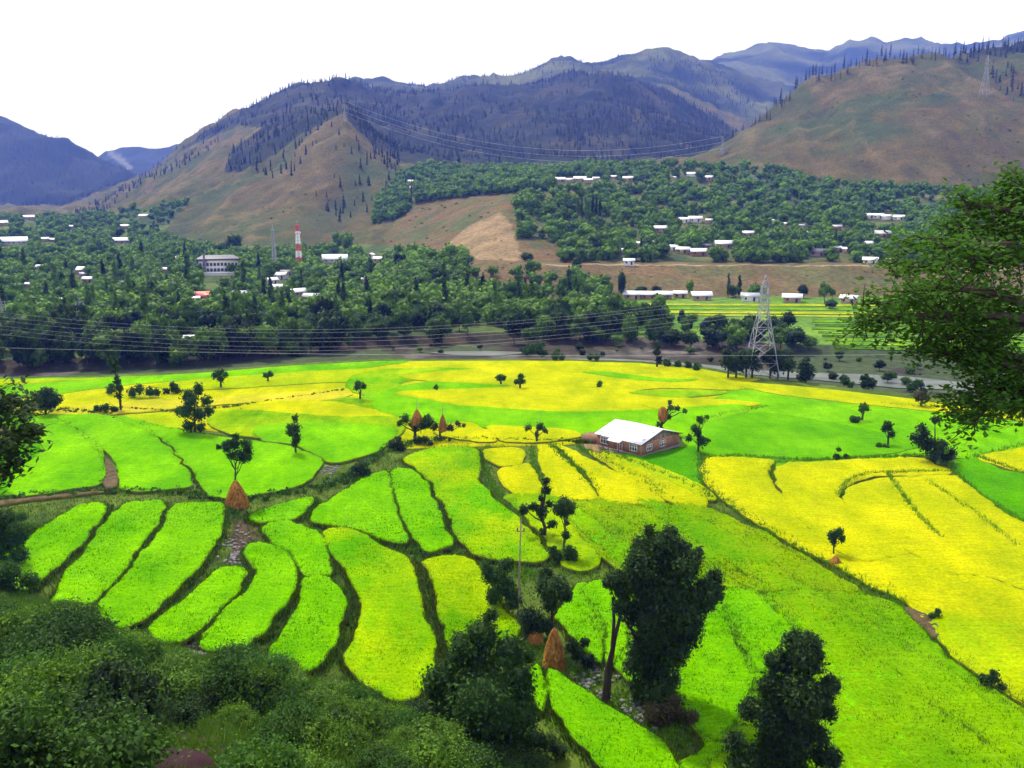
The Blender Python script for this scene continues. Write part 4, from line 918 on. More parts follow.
for poly, n, cell in ((HILLR, 14000, (11, 8)), (HILLL, 9000, (11, 9)), ([(425, 205), (600, 195), (600, 240), (480, 275), (400, 260)], 5000, (10, 7)), ([(902, 125), (910, 125), (922, 200), (908, 200)], 9000, (3, 3)), ([(780, 110), (1024, 60), (1024, 95), (900, 95), (800, 118)], 5000, (7, 6)), ([(480, 267), (1100, 270), (1100, 296), (480, 300)], 3000, (10, 6))):
    for (x, y, z, px, rw) in scatter(poly, n, 520, 2300, int(poly[0][0]), cell, False, (-.62, .8)):
        if fbm(x, y, 120, 3, 91)[()] + rgv.uniform(-.25, .25) < -.05: continue
        s = rgv.uniform(.4, 1.3) * (.6 if y < 700 else 1); n3 = 16; D = rgv.normal(size=(n3, 3)); D[:, 2] = np.abs(D[:, 2]) * .6; V, F = quads(D * s * .8 + [x, y, z], D + [0, 0, .8], .8 * s, rgv)
        smg.add(V, F, np.full(len(V), rgv.uniform(0, .8)))
print('scrub', len(smg.V)); tag(smg.build('scrub_vegetation', LEAF_M), 'low dry scrub dotted over the brown hills', None, None, 'stuff')
k = 0; rgc = np.random.default_rng(9)
for i in range(74):
    px = 768 + 256 * (i + rgc.uniform(-.45, .45)) / 74; u = float(uf(px, 70)); Y = float(np.interp(u, CR0[0], CR0[1])) + rgc.uniform(-50, 25); x = u * Y
    h = rgc.uniform(9, 24) * (1 if rgc.random() < .75 else .6); s = h / 15
    o = link('conifer_tree', CONP[rgc.integers(4)], None, (x, Y, Hs(x, Y)), rgc.uniform(0, 6), (s * rgc.uniform(.8, 1.25), s, s))
    tag(o, 'dark conifer in the ragged line along the brown hill crest', 'conifer', 'conifers on the hill crest')
for i in range(52):
    px = 700 + 90 * rgc.random() if i < 14 else (150 + 185 * (i - 14) / 38)
    L = CR0 if i < 14 else CR1; u = float(uf(px, 120)); Y = float(np.interp(u, L[0], L[1])) - rgc.uniform(5, 50); x = u * Y; s = rgc.uniform(8, 16) / 15
    o = link('conifer_tree', CONP[rgc.integers(4)], None, (x, Y, Hs(x, Y)), rgc.uniform(0, 6), (s, s, s))
    tag(o, 'conifer on the left shoulder of the brown hill' if i < 14 else 'conifer on the skyline of the long left ridge', 'conifer', 'conifers on the hill shoulder' if i < 14 else 'conifers on the left skyline')
# ------------------------------------------------------------------ water in the river bed
def water():
    t = NT('river_water', .45, .25); n = t.noise(.25, 4, stretch=(.4, 1, 1)); t.bump(t.noise(1.5, 3), .05, .4)
    m = t.out(t.mix(t.ramp(n, .3, .7), (.05, .065, .045), (.13, .145, .125)))
    for nm, poly in (('river_water', [(560, 360), (600, 358.5), (660, 361), (720, 366), (770, 371), (830, 373), (900, 376), (950, 381), (1060, 392), (1060, 400), (960, 390), (900, 388), (830, 381), (770, 376), (700, 370), (640, 365)]),
                     ('river_channel', [(430, 352.5), (470, 351), (520, 352), (512, 354.5), (470, 355.5)])):
        pts = [P(a, b, -8.75) for a, b in smooth_poly(poly, 4)]
        me = bpy.data.meshes.new(nm); me.from_pydata(pts, [], [list(range(len(pts)))]); me.materials.append(m); me.update()
        tag(link(nm, me), kind='structure')
water()
# green terraces on the far side of the river
TG = [crop_mat('terrace_a', (.09, .24, .005), (.17, .31, .01), .3), crop_mat('terrace_b', (.24, .33, .01), (.36, .38, .015), .3), crop_mat('terrace_c', (.04, .13, .008), (.08, .19, .01), .3)]
def terrace(px0, px1, r0, r1, k, dz=.25, slant=0):
    top = [(px0 + (px1 - px0) * i / 20, r0 + slant * i / 20) for i in range(21)]; bot = [(a, b + (r1 - r0)) for a, b in reversed(top)]
    pts = top + bot; V = []
    for a, b in pts: g = ground(a, b); V.append((g[0], g[1], g[2] + dz))
    n = len(V); V += [(v[0], v[1], v[2] - .8) for v in V[:n]]
    F4 = [(i, i + 1, 40 - i, 41 - i) for i in range(20)]; S = [(i, i + n, (i + 1) % n + n, (i + 1) % n) for i in range(n)]
    tag(link('terrace_field', mesh('terrace_field', V, [np.array([f[::-1] for f in F4]), np.array(S)], [TG[k], SIDE], midx=[0] * 20 + [1] * n)), kind='structure')
for a, b, r0, r1, k, sl in [(530, 600, 303, 308, 1, 0), (575, 625, 297, 303, 0, 0), (612, 700, 303.5, 305.5, 1, 0), (612, 1010, 306.5, 309.5, 0, 2), (625, 1010, 310.5, 313, 1, 3), (690, 1010, 314.5, 316, 1, 3), (700, 1010, 304, 306, 1, 1),
        (812, 1100, 320, 322.5, 0, 3), (815, 1100, 324.5, 326.5, 2, 3), (812, 1100, 328, 330, 0, 3), (818, 1100, 331.8, 333.6, 0, 3), (822, 1100, 335.4, 337.4, 2, 3), (825, 1100, 339, 341.2, 0, 3), (832, 1100, 343, 345.5, 0, 3), (845, 1100, 347.5, 350, 2, 3),
        (600, 660, 322, 326, 2, 2), (560, 600, 316, 319, 2, 0), (130, 172, 340, 344, 0, 1), (140, 200, 350, 356, 2, 0), (140, 188, 304, 308, 1, 0), (140, 200, 310, 314, 0, 0), (92, 122, 300, 303, 2, 0)]:
    terrace(a, b, r0, r1, k, slant=sl)

# ------------------------------------------------------------------ weeds, tufts
def tufts(mg, C, h, w, nb, rg, lean=.35):
    C = np.repeat(np.asarray(C, float), nb, 0); n = len(C)
    hh = h * rg.uniform(.5, 1.3, n); a = rg.uniform(0, 6.28, n)
    C = C + np.stack([rg.normal(size=n) * w * 1.2, rg.normal(size=n) * w * 1.2, np.zeros(n)], 1)
    D = np.stack([np.cos(a), np.sin(a), np.zeros(n)], 1); T = np.stack([rg.normal(size=n) * lean, rg.normal(size=n) * lean, np.ones(n)], 1) * hh[:, None]
    ww = (w * .35 * rg.uniform(.6, 1.4, n))[:, None]
    V = np.stack([C - D * ww - [0, 0, .15], C + D * ww - [0, 0, .15], C + T + D * ww * .15], 1).reshape(-1, 3)
    mg.add(V, np.arange(3 * n).reshape(-1, 3), np.repeat(np.clip(rg.normal(.45, .25, n), 0, 1), 3))
def clumps(mg, C, r, size, nl, rg):
    C = np.asarray(C, float); k = len(C); base = np.repeat(C, nl, 0); R = np.repeat(r * rg.uniform(.5, 1.4, k), nl)
    D = rg.normal(size=(k * nl, 3)); D /= np.linalg.norm(D, axis=1, keepdims=True); D[:, 2] = np.abs(D[:, 2]) * .9 - .1
    V, F = quads(base + D * R[:, None] * rg.uniform(.4, 1, (k * nl, 1)), D + rg.normal(size=D.shape) * .8, size * rg.uniform(.6, 1.3, k * nl), rg)
    mg.add(V, F, np.repeat(np.clip(np.repeat(rg.uniform(.1, .8, k), nl) + rg.normal(size=k * nl) * .15, 0, 1), 4))
def along(pts, step, jit, rg, z=0):
    w = np.array([P(a, b, z)[:2] for a, b in pts]); out = []
    for a, b in zip(w[:-1], w[1:]):
        n = max(1, int(np.linalg.norm(b - a) / step)); t = (np.arange(n) + rg.uniform(0, 1, n)) / n
        out.append(a + (b - a) * t[:, None] + rg.normal(size=(n, 2)) * jit)
    o = np.concatenate(out); return np.column_stack([o, H(o[:, 0], o[:, 1])])
rgw = np.random.default_rng(77)
dark, light, pale = Merge(), Merge(), Merge()
# creek and dark bank lines between the terraces (px,row) with step, spread, clump radius
BANKS = [([(-60, 510), (0, 500), (40, 496), (100, 493), (150, 492), (200, 496), (225, 500)], .45, .9, .7, 'd'),
    ([(225, 503), (250, 502), (290, 493), (330, 487), (345, 480), (358, 472), (368, 462), (385, 452), (400, 447), (418, 442), (440, 440)], .4, .9, .75, 'd'),
    ([(440, 440), (470, 440), (510, 441), (560, 442), (595, 443)], .7, .5, .4, 'l'), ([(335, 478), (350, 482), (365, 474)], .4, 1.2, .7, 'd'),
    ([(108, 508), (100, 525), (82, 546), (62, 566), (42, 585), (20, 600)], .5, .45, .5, 'd'), ([(166, 505), (160, 522), (145, 543), (125, 570), (108, 592), (94, 606)], .5, .45, .5, 'd'),
    ([(226, 505), (228, 525), (212, 556), (192, 580), (168, 603), (142, 626), (128, 632)], .6, .5, .42, 'd'), ([(248, 566), (240, 590), (222, 612), (200, 634), (190, 646)], .6, .45, .42, 'd'),
    ([(300, 558), (302, 580), (290, 605), (275, 625), (262, 645)], .55, .5, .45, 'd'), ([(330, 540), (340, 560), (352, 585), (356, 610), (350, 635), (338, 662)], .5, .5, .5, 'd'),
    ([(418, 556), (424, 580), (432, 610), (440, 640), (442, 665)], .5, .5, .5, 'd'), ([(312, 516), (330, 526), (356, 532), (385, 544), (410, 552), (440, 556), (475, 556), (500, 562)], .45, .55, .55, 'd'),
    ([(232, 505), (240, 520), (262, 525), (300, 520), (312, 510), (318, 498)], .6, .6, .4, 'd'), ([(392, 476), (397, 500), (405, 524), (412, 540)], .7, .35, .35, 'l'),
    ([(418, 470), (432, 485), (440, 505), (450, 522), (460, 545)], .5, .7, .5, 'l'), ([(482, 450), (480, 470), (488, 486), (502, 497), (520, 514), (535, 530), (550, 550)], .5, .8, .5, 'd'),
    ([(488, 447), (484, 462), (486, 478), (500, 494)], .5, .7, .5, 'd'), ([(530, 448), (536, 465), (546, 485), (548, 500), (540, 505)], .6, .6, .4, 'l'),
    ([(552, 446), (562, 458), (582, 475), (598, 494)], .5, .6, .45, 'l'), ([(578, 447), (606, 463), (640, 480), (668, 500)], .5, .6, .45, 'l'), ([(600, 452), (650, 470), (700, 492), (712, 502)], .7, .6, .35, 'l'),
    ([(700, 455), (702, 480), (720, 500), (760, 528), (800, 552), (840, 572), (870, 590), (905, 606)], .6, .5, .35, 'l'), ([(870, 590), (905, 606), (925, 625), (935, 640)], .4, .9, .5, 'd'),
    ([(935, 640), (975, 676), (1024, 708), (1080, 745)], .6, .6, .4, 'l'), ([(772, 482), (768, 472), (776, 464), (788, 461)], .3, .3, .35, 'd'),
    ([(839, 498), (844, 487), (856, 480), (870, 476), (900, 475), (950, 474)], .35, .2, .28, 'l'), ([(887, 476), (900, 495), (915, 515), (930, 532), (942, 542)], .35, .12, .24, 'l'),
    ([(928, 484), (950, 500), (975, 516), (1000, 536), (1016, 550)], .4, .12, .22, 'l'), ([(715, 460), (735, 457), (800, 462), (860, 460), (915, 457), (945, 462), (955, 472)], .7, .35, .3, 'l'),
    ([(952, 466), (975, 457), (1024, 446), (1080, 436)], .6, .4, .4, 'd'), ([(975, 458), (1000, 467), (1024, 476)], .5, .3, .3, 'l'), ([(955, 474), (975, 495), (1024, 525)], .7, .3, .3, 'l'),
    ([(690, 428), (720, 416), (745, 411), (768, 407)], .6, .4, .4, 'l'),
    ([(112, 418), (135, 424), (165, 430), (190, 434), (220, 438)], .6, .5, .45, 'l'), ([(55, 418), (80, 434), (100, 452), (106, 475), (105, 486)], .7, .5, .4, 'l'), ([(140, 424), (165, 444), (182, 462), (196, 480), (200, 492)], .7, .5, .4, 'l'),
    ([(112, 408), (170, 412), (215, 409), (260, 404)], .7, .4, .35, 'l'), ([(260, 403), (330, 393), (346, 390)], 1, .4, .35, 'l'), ([(20, 412), (60, 410), (110, 416)], .5, .9, .6, 'd'),
    ([(880, 404), (905, 407), (930, 408), (960, 412)], .5, .5, .6, 'd'), ([(960, 414), (990, 418), (1024, 423), (1100, 436)], .3, .8, .9, 'd'),
    ([(575, 506), (600, 524), (650, 552), (700, 582), (716, 596)], .8, .4, .3, 'l'), ([(716, 592), (735, 625), (750, 660)], .8, .35, .3, 'l'), ([(760, 594), (782, 615), (800, 640)], .8, .35, .3, 'l'),
    ([(580, 588), (606, 660)], .8, .3, .3, 'l'), ([(552, 560), (575, 575), (600, 575)], .5, 1.2, .6, 'd'), ([(500, 565), (520, 575), (545, 575)], .35, 1.3, .8, 'd'),
    ([(545, 668), (560, 660), (590, 680), (630, 708), (660, 725), (690, 750)], .35, 1.1, .6, 'd'), ([(546, 690), (565, 728), (600, 765), (620, 790)], .35, 1., .6, 'd'), ([(520, 620), (535, 660), (535, 690)], .35, 1.2, .8, 'd')]
for pts, st, jit, r, k in BANKS:
    d = (P(*pts[0])[1] + P(*pts[-1])[1]) / 2; q = along(pts, st * (d / 140 if d > 140 else 1), jit, rgw)
    lift = .62 if min(a for a, b in pts) > 530 and min(b for a, b in pts) > 440 and k == 'l' else .25; q[:, 2] += lift
    lp = light if lift < .5 and pts[0][0] < 480 else pale
    if lp is pale:
        q = along(pts, st * .3, jit * .8, rgw); q[:, 2] += lift - .22; clumps(pale, q, .3, .17, 7, rgw)
    else: clumps(dark if k == 'd' else lp, q, r * (.7 if k == 'l' else 1), .2 + .0009 * d, 11, rgw)
    q2 = along(pts, st * .45, jit * 1.2, rgw); q2[:, 2] += lift; tufts(pale if k == 'd' and d < 200 else lp, q2[::2] if k == 'd' else q2, .7 if k == 'd' else .5, .22, 4, rgw)
# weeds over the open ground between the near terraces
xs = rgw.uniform(-115, 75, 90000); ys = rgw.uniform(72, 210, 90000); zz = H(xs, ys); pxx = px_of(xs, ys, zz); rww = row_of(zz, ys)
ok = inpoly(pxx, rww, [(-80, 490), (220, 490), (350, 470), (400, 440), (500, 440), (560, 500), (700, 470), (760, 560), (820, 780), (-80, 780)]) & (rgw.uniform(0, 1, 90000) < .85)
tufts(light, np.column_stack([xs, ys, zz])[ok], .32, .22, 4, rgw)
tag(pale.build('bank_grass', LEAF_P), 'bright grass on the low banks between the ripe fields', None, None, 'stuff')
tag(dark.build('undergrowth', LEAF_M), 'dark low bushes lining the banks between the terraces', None, None, 'stuff')
tag(light.build('weeds', LEAF_U), 'light green weeds along the field edges', None, None, 'stuff')
# stones
def stones(areas, name, label, c, size):
    mb = MB(); rg = np.random.default_rng(31)
    for (px, row, rx, ry, n) in areas:
        for i in range(n):
            x, y, z = P(px + rg.normal() * rx, row + rg.normal() * ry); z = Hs(x, y); s = size * rg.uniform(.4, 1.5)
            mb.add(ICV * s * rg.uniform(.6, 1.2, (len(ICV), 1)) * [1, rg.uniform(.6, 1), .6] + [x, y, z + s * .25], ICF)
    tag(mb.build(name, plain('stone_' + name, c, .9, .1, .4, 1.5)), label, None, None, 'stuff')
stones([(208, 646, 9, 4, 90), (180, 688, 5, 4, 30), (237, 556, 6, 14, 130), (200, 660, 6, 3, 30), (640, 712, 14, 10, 60), (590, 690, 12, 10, 60), (600, 672, 12, 6, 30), (480, 476, 5, 6, 40), (455, 520, 4, 14, 60), (330, 470, 6, 4, 40)], 'rubble', 'grey stones piled at the field ends', (.2, .18, .19), .28)

# ------------------------------------------------------------------ trees that stand in the fields
TN = [0]
def ptree(px, row, blobs, label, name='field_tree', cat='tree', mat=None, n=None, size=None, trunk=True, tr=None, lean=None, group=None, core=.7, depth=1.0, z0=0.0, trunks=None, dens=1.0, spike=.5):
    TN[0] += 1; rg = np.random.default_rng(900 + TN[0])
    x, y, _ = P(px, row, z0); zb = Hs(x, y); m = mpp(px, row, z0); d = m * FOC
    k = 1 / (CP - (row - 384) / FOC * SP)      # foreshortening of heights seen from above
    r = empty(name, (x, y, zb), label, cat, group)
    bl = [((a - px) * m, rg.uniform(-.45, .45) * abs(c) * m * depth * 1.6, (row - b) * m * k - (zb - z0), c * m) for a, b, c in blobs]
    area = sum(b[3] ** 2 for b in bl) * 12; size = size or max(.13, m * 1.5); n = n or int(min(9000, max(260, area / size ** 2 * 1.15)) * dens)
    sb = [(b[0], b[1], b[2], b[3] * .86) for b in bl]
    for b in bl:                                       # break every clump into smaller uneven ones
        for q in range(3):
            d = rg.normal(size=3); d /= np.linalg.norm(d); sb.append((b[0] + d[0] * b[3] * .55, b[1] + d[1] * b[3] * .55, b[2] + d[2] * b[3] * .55, b[3] * rg.uniform(.38, .72)))
    mb = MB(); crown(mb, sb, n, size, rg, core=core, spike=spike)
    mb.build('crown', mat or LEAF_M, r)
    if trunk:
        c = MB(); top = max(bl, key=lambda b: b[2]); tr = tr or max(.1, m * 1.0)
        if trunks:
            for path in trunks:
                pts = [((a - px) * m, 0, (row - b) * m * k - (zb - z0)) for a, b in path]; pts[0] = (pts[0][0], 0, -.8)
                c.tube(pts, np.linspace(tr * 1.25, tr * .5, len(pts)), 7)
            j = pts[len(pts) // 2]
        else:
            mx = sum(b[0] for b in bl) / len(bl); c.tube([(0, 0, -.8), (mx * .3, 0, top[2] * .3), (mx * .7, 0, top[2] * .6), (top[0], top[1], top[2])], [tr * 1.2, tr, tr * .7, tr * .3], 7); j = (mx * .4, 0, top[2] * .35)
        for b in bl:
            if b is not top: limb(c, (j[0], j[1], min(j[2], max(b[2] * .6, 0.1))), b[:3], tr * .5, tr * .2, rg, 5, .04)
        c.build('trunk', BARK, r)
    return r
def straw_mat():
    t = NT('straw', .95, .05); n = t.noise(2.5, 5, stretch=(1, 1, .25)); a = t.attr('tone').outputs['Fac']
    c = t.mix(t.ramp(n, .3, .7), (.2, .08, .014), (.5, .25, .05)); return t.out(t.mix(1., c, t.mix(a, (.4, .4, .4), (1.4, 1.4, 1.4)), 'MULTIPLY'))
STRAW = straw_mat()
def haystack(px, row, wpx, hpx, label, z0=0.0, lift=0.0, shape=None, pole=0.):
    TN[0] += 1; rg = np.random.default_rng(700 + TN[0]); x, y, _ = P(px, row, z0); m = mpp(px, row, z0); k = 1 / (CP - (row - 384) / FOC * SP)
    h = hpx * m * k; R = wpx * m / 2; zb = Hs(x, y) + lift * m * k
    r = empty('haystack', (x, y, zb), label, 'haystack')
    prof = shape or [(0.92, 0), (1.0, .06), (.97, .2), (.84, .42), (.6, .66), (.33, .85), (.12, .97), (.03, 1.0)]
    mb = MB(); ns = 18
    V = [(R * a * math.cos(2 * math.pi * i / ns) * (1 + .13 * math.sin(3 * i + 9 * t)), R * a * math.sin(2 * math.pi * i / ns), h * t - (0.2 if j == 0 and not lift else 0)) for j, (a, t) in enumerate(prof) for i in range(ns)]
    mb.add(V, [(j * ns + i, j * ns + (i + 1) % ns, (j + 1) * ns + (i + 1) % ns, (j + 1) * ns + i) for j in range(len(prof) - 1) for i in range(ns)], .5)
    n = int(2200); t = rg.uniform(0, .97, n); a = rg.uniform(0, 6.28, n); rr = R * np.interp(t, [p[1] for p in prof], [p[0] for p in prof])
    C = np.stack([rr * np.cos(a), rr * np.sin(a), h * t], 1); L = rg.uniform(.25, .7, n)[:, None] * R * .45; T = np.stack([np.cos(a) * .5, np.sin(a) * .5, -np.ones(n)], 1) * L
    S = np.stack([-np.sin(a), np.cos(a), np.zeros(n)], 1) * R * .07; O = np.stack([np.cos(a), np.sin(a), np.zeros(n)], 1) * R * .03
    mb.add(np.stack([C - S + O, C + S + O, C + T + O * 3], 1).reshape(-1, 3), np.arange(3 * n).reshape(-1, 3), np.repeat(rg.uniform(0, 1, n), 3))
    mb.build('straw_body', STRAW, r)
    if pole: MB().bar((0, 0, -.5 - lift * m * k), (0, 0, h + pole * m * k), .07, 6).build('pole', WOOD, r)
    return r
ptree(195, 434, [(190, 397, 8), (200, 390, 6), (190, 412, 8), (180, 412, 5), (200, 416, 7), (190, 426, 7), (200, 428, 6), (210, 400, 6), (211, 412, 5), (196, 402, 7)], 'bushy dark tree standing on the left bank of the green fields')
ptree(238, 506, [(240, 444, 7), (230, 448, 6), (250, 447, 7), (244, 456, 8), (252, 455, 5), (235, 456, 5), (224, 447, 3), (241, 437, 4)], 'round topped tree growing out of a big haystack', mat=LEAF_M, trunks=[[(238, 506), (237, 480), (238, 466), (243, 452)]], tr=.16)
haystack(237, 507, 20, 27, 'tall orange haystack wrapped round a thin tree trunk')
ptree(296, 455, [(297, 419, 4), (297, 428, 6), (292, 433, 4), (298, 437, 5.5), (296, 444, 4), (291, 426, 3)], 'slim dark upright tree alone in the left green field')
ptree(121, 411, [(115, 362, 6.5), (118, 369, 5), (121, 380, 4), (122, 388, 4.5), (121, 396, 3.5)], 'tall thin leaning tree with a tufted top at left', mat=LEAF_D, trunks=[[(121, 411), (121, 398), (122, 385), (118, 372), (115, 362)]])
ptree(46, 415, [(40, 399, 8), (52, 394, 8), (47, 405, 10), (58, 400, 6), (33, 405, 6)], 'dark rounded tree beside the left hedge', mat=LEAF_D)
ptree(14, 414, [(6, 404, 9), (20, 402, 8), (28, 408, 7), (-4, 400, 8)], 'pale leafy bush left of the dark rounded tree', mat=LEAF_M, name='field_bush', cat='bush', trunk=False)
ptree(110, 395, [(110, 390, 4.5), (112, 386, 3)], 'tiny dark bush left of the thin leaning tree', name='field_bush', cat='bush', trunk=False)
ptree(141, 398, [(132, 392, 5), (140, 389, 6), (150, 391, 5), (157, 393, 4)], 'wide low bush right of the thin leaning tree', name='field_bush', cat='bush', trunk=False)
ptree(172, 394, [(167, 391, 3.5), (174, 388, 5), (180, 391, 3)], 'small dark bush between wide bush and bushy tree', name='field_bush', cat='bush', mat=LEAF_D, trunk=False)
ptree(106, 413, [(98, 409, 4), (106, 408, 5), (114, 410, 4)], 'low bush at the foot of the thin leaning tree', name='field_bush', cat='bush', trunk=False)
ptree(221, 388, [(215, 375, 4), (222, 372, 4), (227, 375, 3), (221, 379, 4)], 'little round tree on the far left yellow field')
ptree(360, 400, [(360, 384, 4), (365, 386, 3), (358, 388, 3)], 'sapling alone on the edge of yellow and green')
ptree(268, 382, [(266, 375, 2.5), (271, 374, 2.8)], 'tiny sapling on the far yellow field at left', mat=LEAF_M)
ptree(501, 385, [(499, 378, 3), (503, 377.5, 3)], 'left one of two small trees on the far yellow field')
ptree(520, 389, [(521, 377, 3.6), (517, 382, 3), (523, 382, 2.6)], 'right one of two small trees on the far yellow field')
ptree(599, 388, [(599, 385, 2), (600, 383, 1.6)], 'tiny bush alone on the yellow field beyond the house', trunk=False, name='field_bush', cat='bush')
ptree(436, 391, [(436, 387, 1.6)], 'tiny bush alone on the green far field', trunk=False, name='field_bush', cat='bush')
ptree(416, 440, [(405, 420, 5.5), (400, 424, 3), (421, 425, 7.5), (430, 423, 6), (427, 419, 4), (413, 424, 4), (436, 426, 3)], 'low spreading tree carrying a heap of straw', trunks=[[(416, 441), (415, 432), (418, 424)]], tr=.35)
haystack(418, 423, 10, 14, 'orange straw heap with a pole stored in a spreading tree', lift=0, pole=9)
bpy.data.objects[[o.name for o in COL.objects if o.name.startswith('haystack')][-1]].location = (*P(417.5, 440)[:2], (440 - 424) * mpp(418, 440) * 1.03)
ptree(440, 440, [(450, 427, 4), (458, 424, 3), (464, 425, 2), (434, 428, 3)], 'thin bare tree with reddish leaves beside the straw tree', mat=LEAF_O, trunks=[[(440, 440), (440, 432), (442, 424), (443, 417)]], tr=.22)
h2 = haystack(443, 439, 7.5, 16, 'reddish straw bundle hung on a thin pole tree', pole=10); h2.location = (*P(443, 440)[:2], 10 * mpp(443, 440))
ptree(421, 446, [(417, 441, 5), (425, 441, 5), (430, 443, 3)], 'dark bush right under the spreading straw tree', name='field_bush', cat='bush', mat=LEAF_D, trunk=False)
ptree(397, 450, [(392, 446, 5), (398, 443, 5.5), (403, 447, 4)], 'dark bush on the creek left of the straw tree', name='field_bush', cat='bush', mat=LEAF_D, trunk=False)
ptree(361, 478, [(358, 470, 6), (364, 466, 6), (366, 473, 5), (352, 476, 5)], 'dark bush in the bend of the creek', name='field_bush', cat='bush', mat=LEAF_D, trunk=False)
ptree(536.5, 443, [(528, 427.5, 4), (540, 427, 4.5), (545, 430, 3), (537, 434, 2.6)], 'small forked tree left of the house with a tall pole', tr=.2)
MB().bar((*P(537.5, 443)[:2], -.3), (P(539, 443)[0], P(539, 443)[1], 33 * mpp(538, 443)), .05, 5).build('field_pole', WOOD); tag(bpy.data.objects['field_pole'], 'thin bare pole leaning in the forked tree left of the house', 'pole')
ptree(660.5, 434, [(669, 403, 2.6), (670, 408, 3), (677, 409, 3), (684, 411, 2.4), (668, 417, 3), (658, 424, 2.5)], 'crooked tree with a straw heap behind the house', mat=LEAF_M, trunks=[[(660.5, 436), (661, 426), (663, 418), (668, 408), (669, 402)]], tr=.3)
h3 = haystack(662.5, 434, 9, 14, 'orange straw heap hung in the tree behind the house', shape=[(.5, 0), (.85, .15), (1, .4), (.9, .7), (.5, .9), (.05, 1)]); h3.location = (*P(662, 434)[:2], 14 * mpp(662, 434))
ptree(698, 453, [(694, 428, 4.5), (699, 420, 4), (689, 438, 4), (701, 441, 6), (697, 434, 4), (706, 418, 2.4), (706, 440, 3)], 'dark cone shaped tree right of the house')
ptree(545, 538, [(546, 482, 5), (545, 491, 5), (524, 509, 6), (533, 508, 5.5), (542, 511, 6.5), (549, 504, 4), (552, 525, 5), (543, 533, 4), (541, 499, 3.5)], 'crooked pollard tree with ragged tufts in mid field', mat=LEAF_D, trunks=[[(544, 540), (545, 528), (541, 516), (544, 500), (546, 482)]], tr=.25, depth=.7)
ptree(563, 556, [(563, 505, 8), (556, 509, 6), (570, 508, 7), (563, 514, 6), (566, 523, 3), (566, 534, 5)], 'round headed tree on a thin stem beside the pollard', mat=LEAF_D, trunks=[[(563, 557), (564, 540), (565, 525), (563, 508)]], tr=.13)
ptree(565, 564, [(558, 556, 7), (568, 553, 8), (574, 558, 6), (552, 552, 5)], 'leafy bush round the foot of the round headed tree', name='field_bush', cat='bush', trunk=False)
ptree(834, 557, [(835, 531, 5), (829, 535, 4), (840, 539, 4), (834, 541, 5), (836, 535, 5)], 'small round tree on the edge of the big yellow field', trunks=[[(834, 557), (833, 548), (835, 538)]], tr=.12)
haystack(835, 566, 12, 11, 'small dark brown haystack under the round field tree')
ptree(921, 407, [(920, 397, 6), (925, 398, 4), (916, 395, 3.5)], 'small purplish tree on the far yellow strip at right', mat=LEAF_O)
ptree(862, 421, [(862, 407, 4), (866, 409, 2.5), (861, 411, 2.5)], 'thin sapling on the upper right green field', mat=LEAF_M)
ptree(855, 423, [(853, 419, 4), (858, 419, 3)], 'dark bush at the foot of the thin sapling', name='field_bush', cat='bush', trunk=False)
ptree(888, 446, [(887, 427, 5.5), (891, 434, 4), (883, 430, 3)], 'small leafy tree right of the green field bush', mat=LEAF_M)
ptree(884, 449, [(880, 447, 3), (886, 447, 3)], 'low weeds bush under the small leafy tree', name='field_bush', cat='bush', trunk=False)
ptree(840, 461, [(836, 456, 3), (838, 450, 2.4), (846, 457, 3)], 'low bush at the top edge of the yellow field', name='field_bush', cat='bush', trunk=False)
ptree(935, 464, [(918, 428, 6), (918, 440, 8), (928, 447, 9), (938, 447, 9), (948, 451, 7), (931, 420, 5), (933, 457, 8), (943, 457, 7), (924, 434, 5)], 'ragged dark thicket with small trees at right', mat=LEAF_D, dens=.7)
ptree(806, 382, [(803, 368, 7), (808, 373, 8), (803, 377, 6)], 'dark round tree right of the big pylon', mat=LEAF_D)
ptree(846, 387, [(846, 382, 5), (850, 384, 4)], 'green bush on the bank right of the pylon', name='field_bush', cat='bush', trunk=False)
ptree(867, 388, [(865, 381, 6.5), (870, 383, 6)], 'dark round bush farther right of the pylon', name='field_bush', cat='bush', mat=LEAF_D, trunk=False)
ptree(915, 395, [(911, 388, 5), (918, 385, 6), (922, 391, 4)], 'bush at the river bank above the purplish tree', name='field_bush', cat='bush', trunk=False)
ptree(657, 367, [(657, 346, 3.4), (656, 352, 4), (658, 359, 4)], 'slim dark tree at the river edge left of the pylon', mat=LEAF_D)
for i, (px, row, r_) in enumerate([(667, 366, 4), (678, 367, 3.4), (688, 368, 3.6), (697, 370, 4)]):
    ptree(px, row, [(px, row - r_ * .8, r_)], 'small bush in the short line along the river edge', name='field_bush', cat='bush', trunk=False, group='bushes along the river edge')
for (px, row, bl, lab) in [(536, 359, [(530, 351, 6), (538, 349, 7), (544, 354, 4)], 'round bush at the river edge in the middle'), (557, 360, [(555, 355, 4.5), (562, 357, 3.5)], 'lower bush right of the round river bush'), (594, 361, [(590, 357, 3.4), (596, 357, 3.6)], 'tiny bush left of the pale water')]:
    ptree(px, row, bl, lab, name='field_bush', cat='bush', trunk=False)
for i, px in enumerate([728, 736, 746, 752, 770, 778, 788]):
    ptree(px, 378, [(px - 3, 362 - (i % 3) * 3, 7), (px + 3, 366, 7), (px, 354 + (i % 2) * 4, 6)], 'dark tree in the clump behind the big pylon', mat=LEAF_D, group='trees behind the pylon', name='bank_tree')
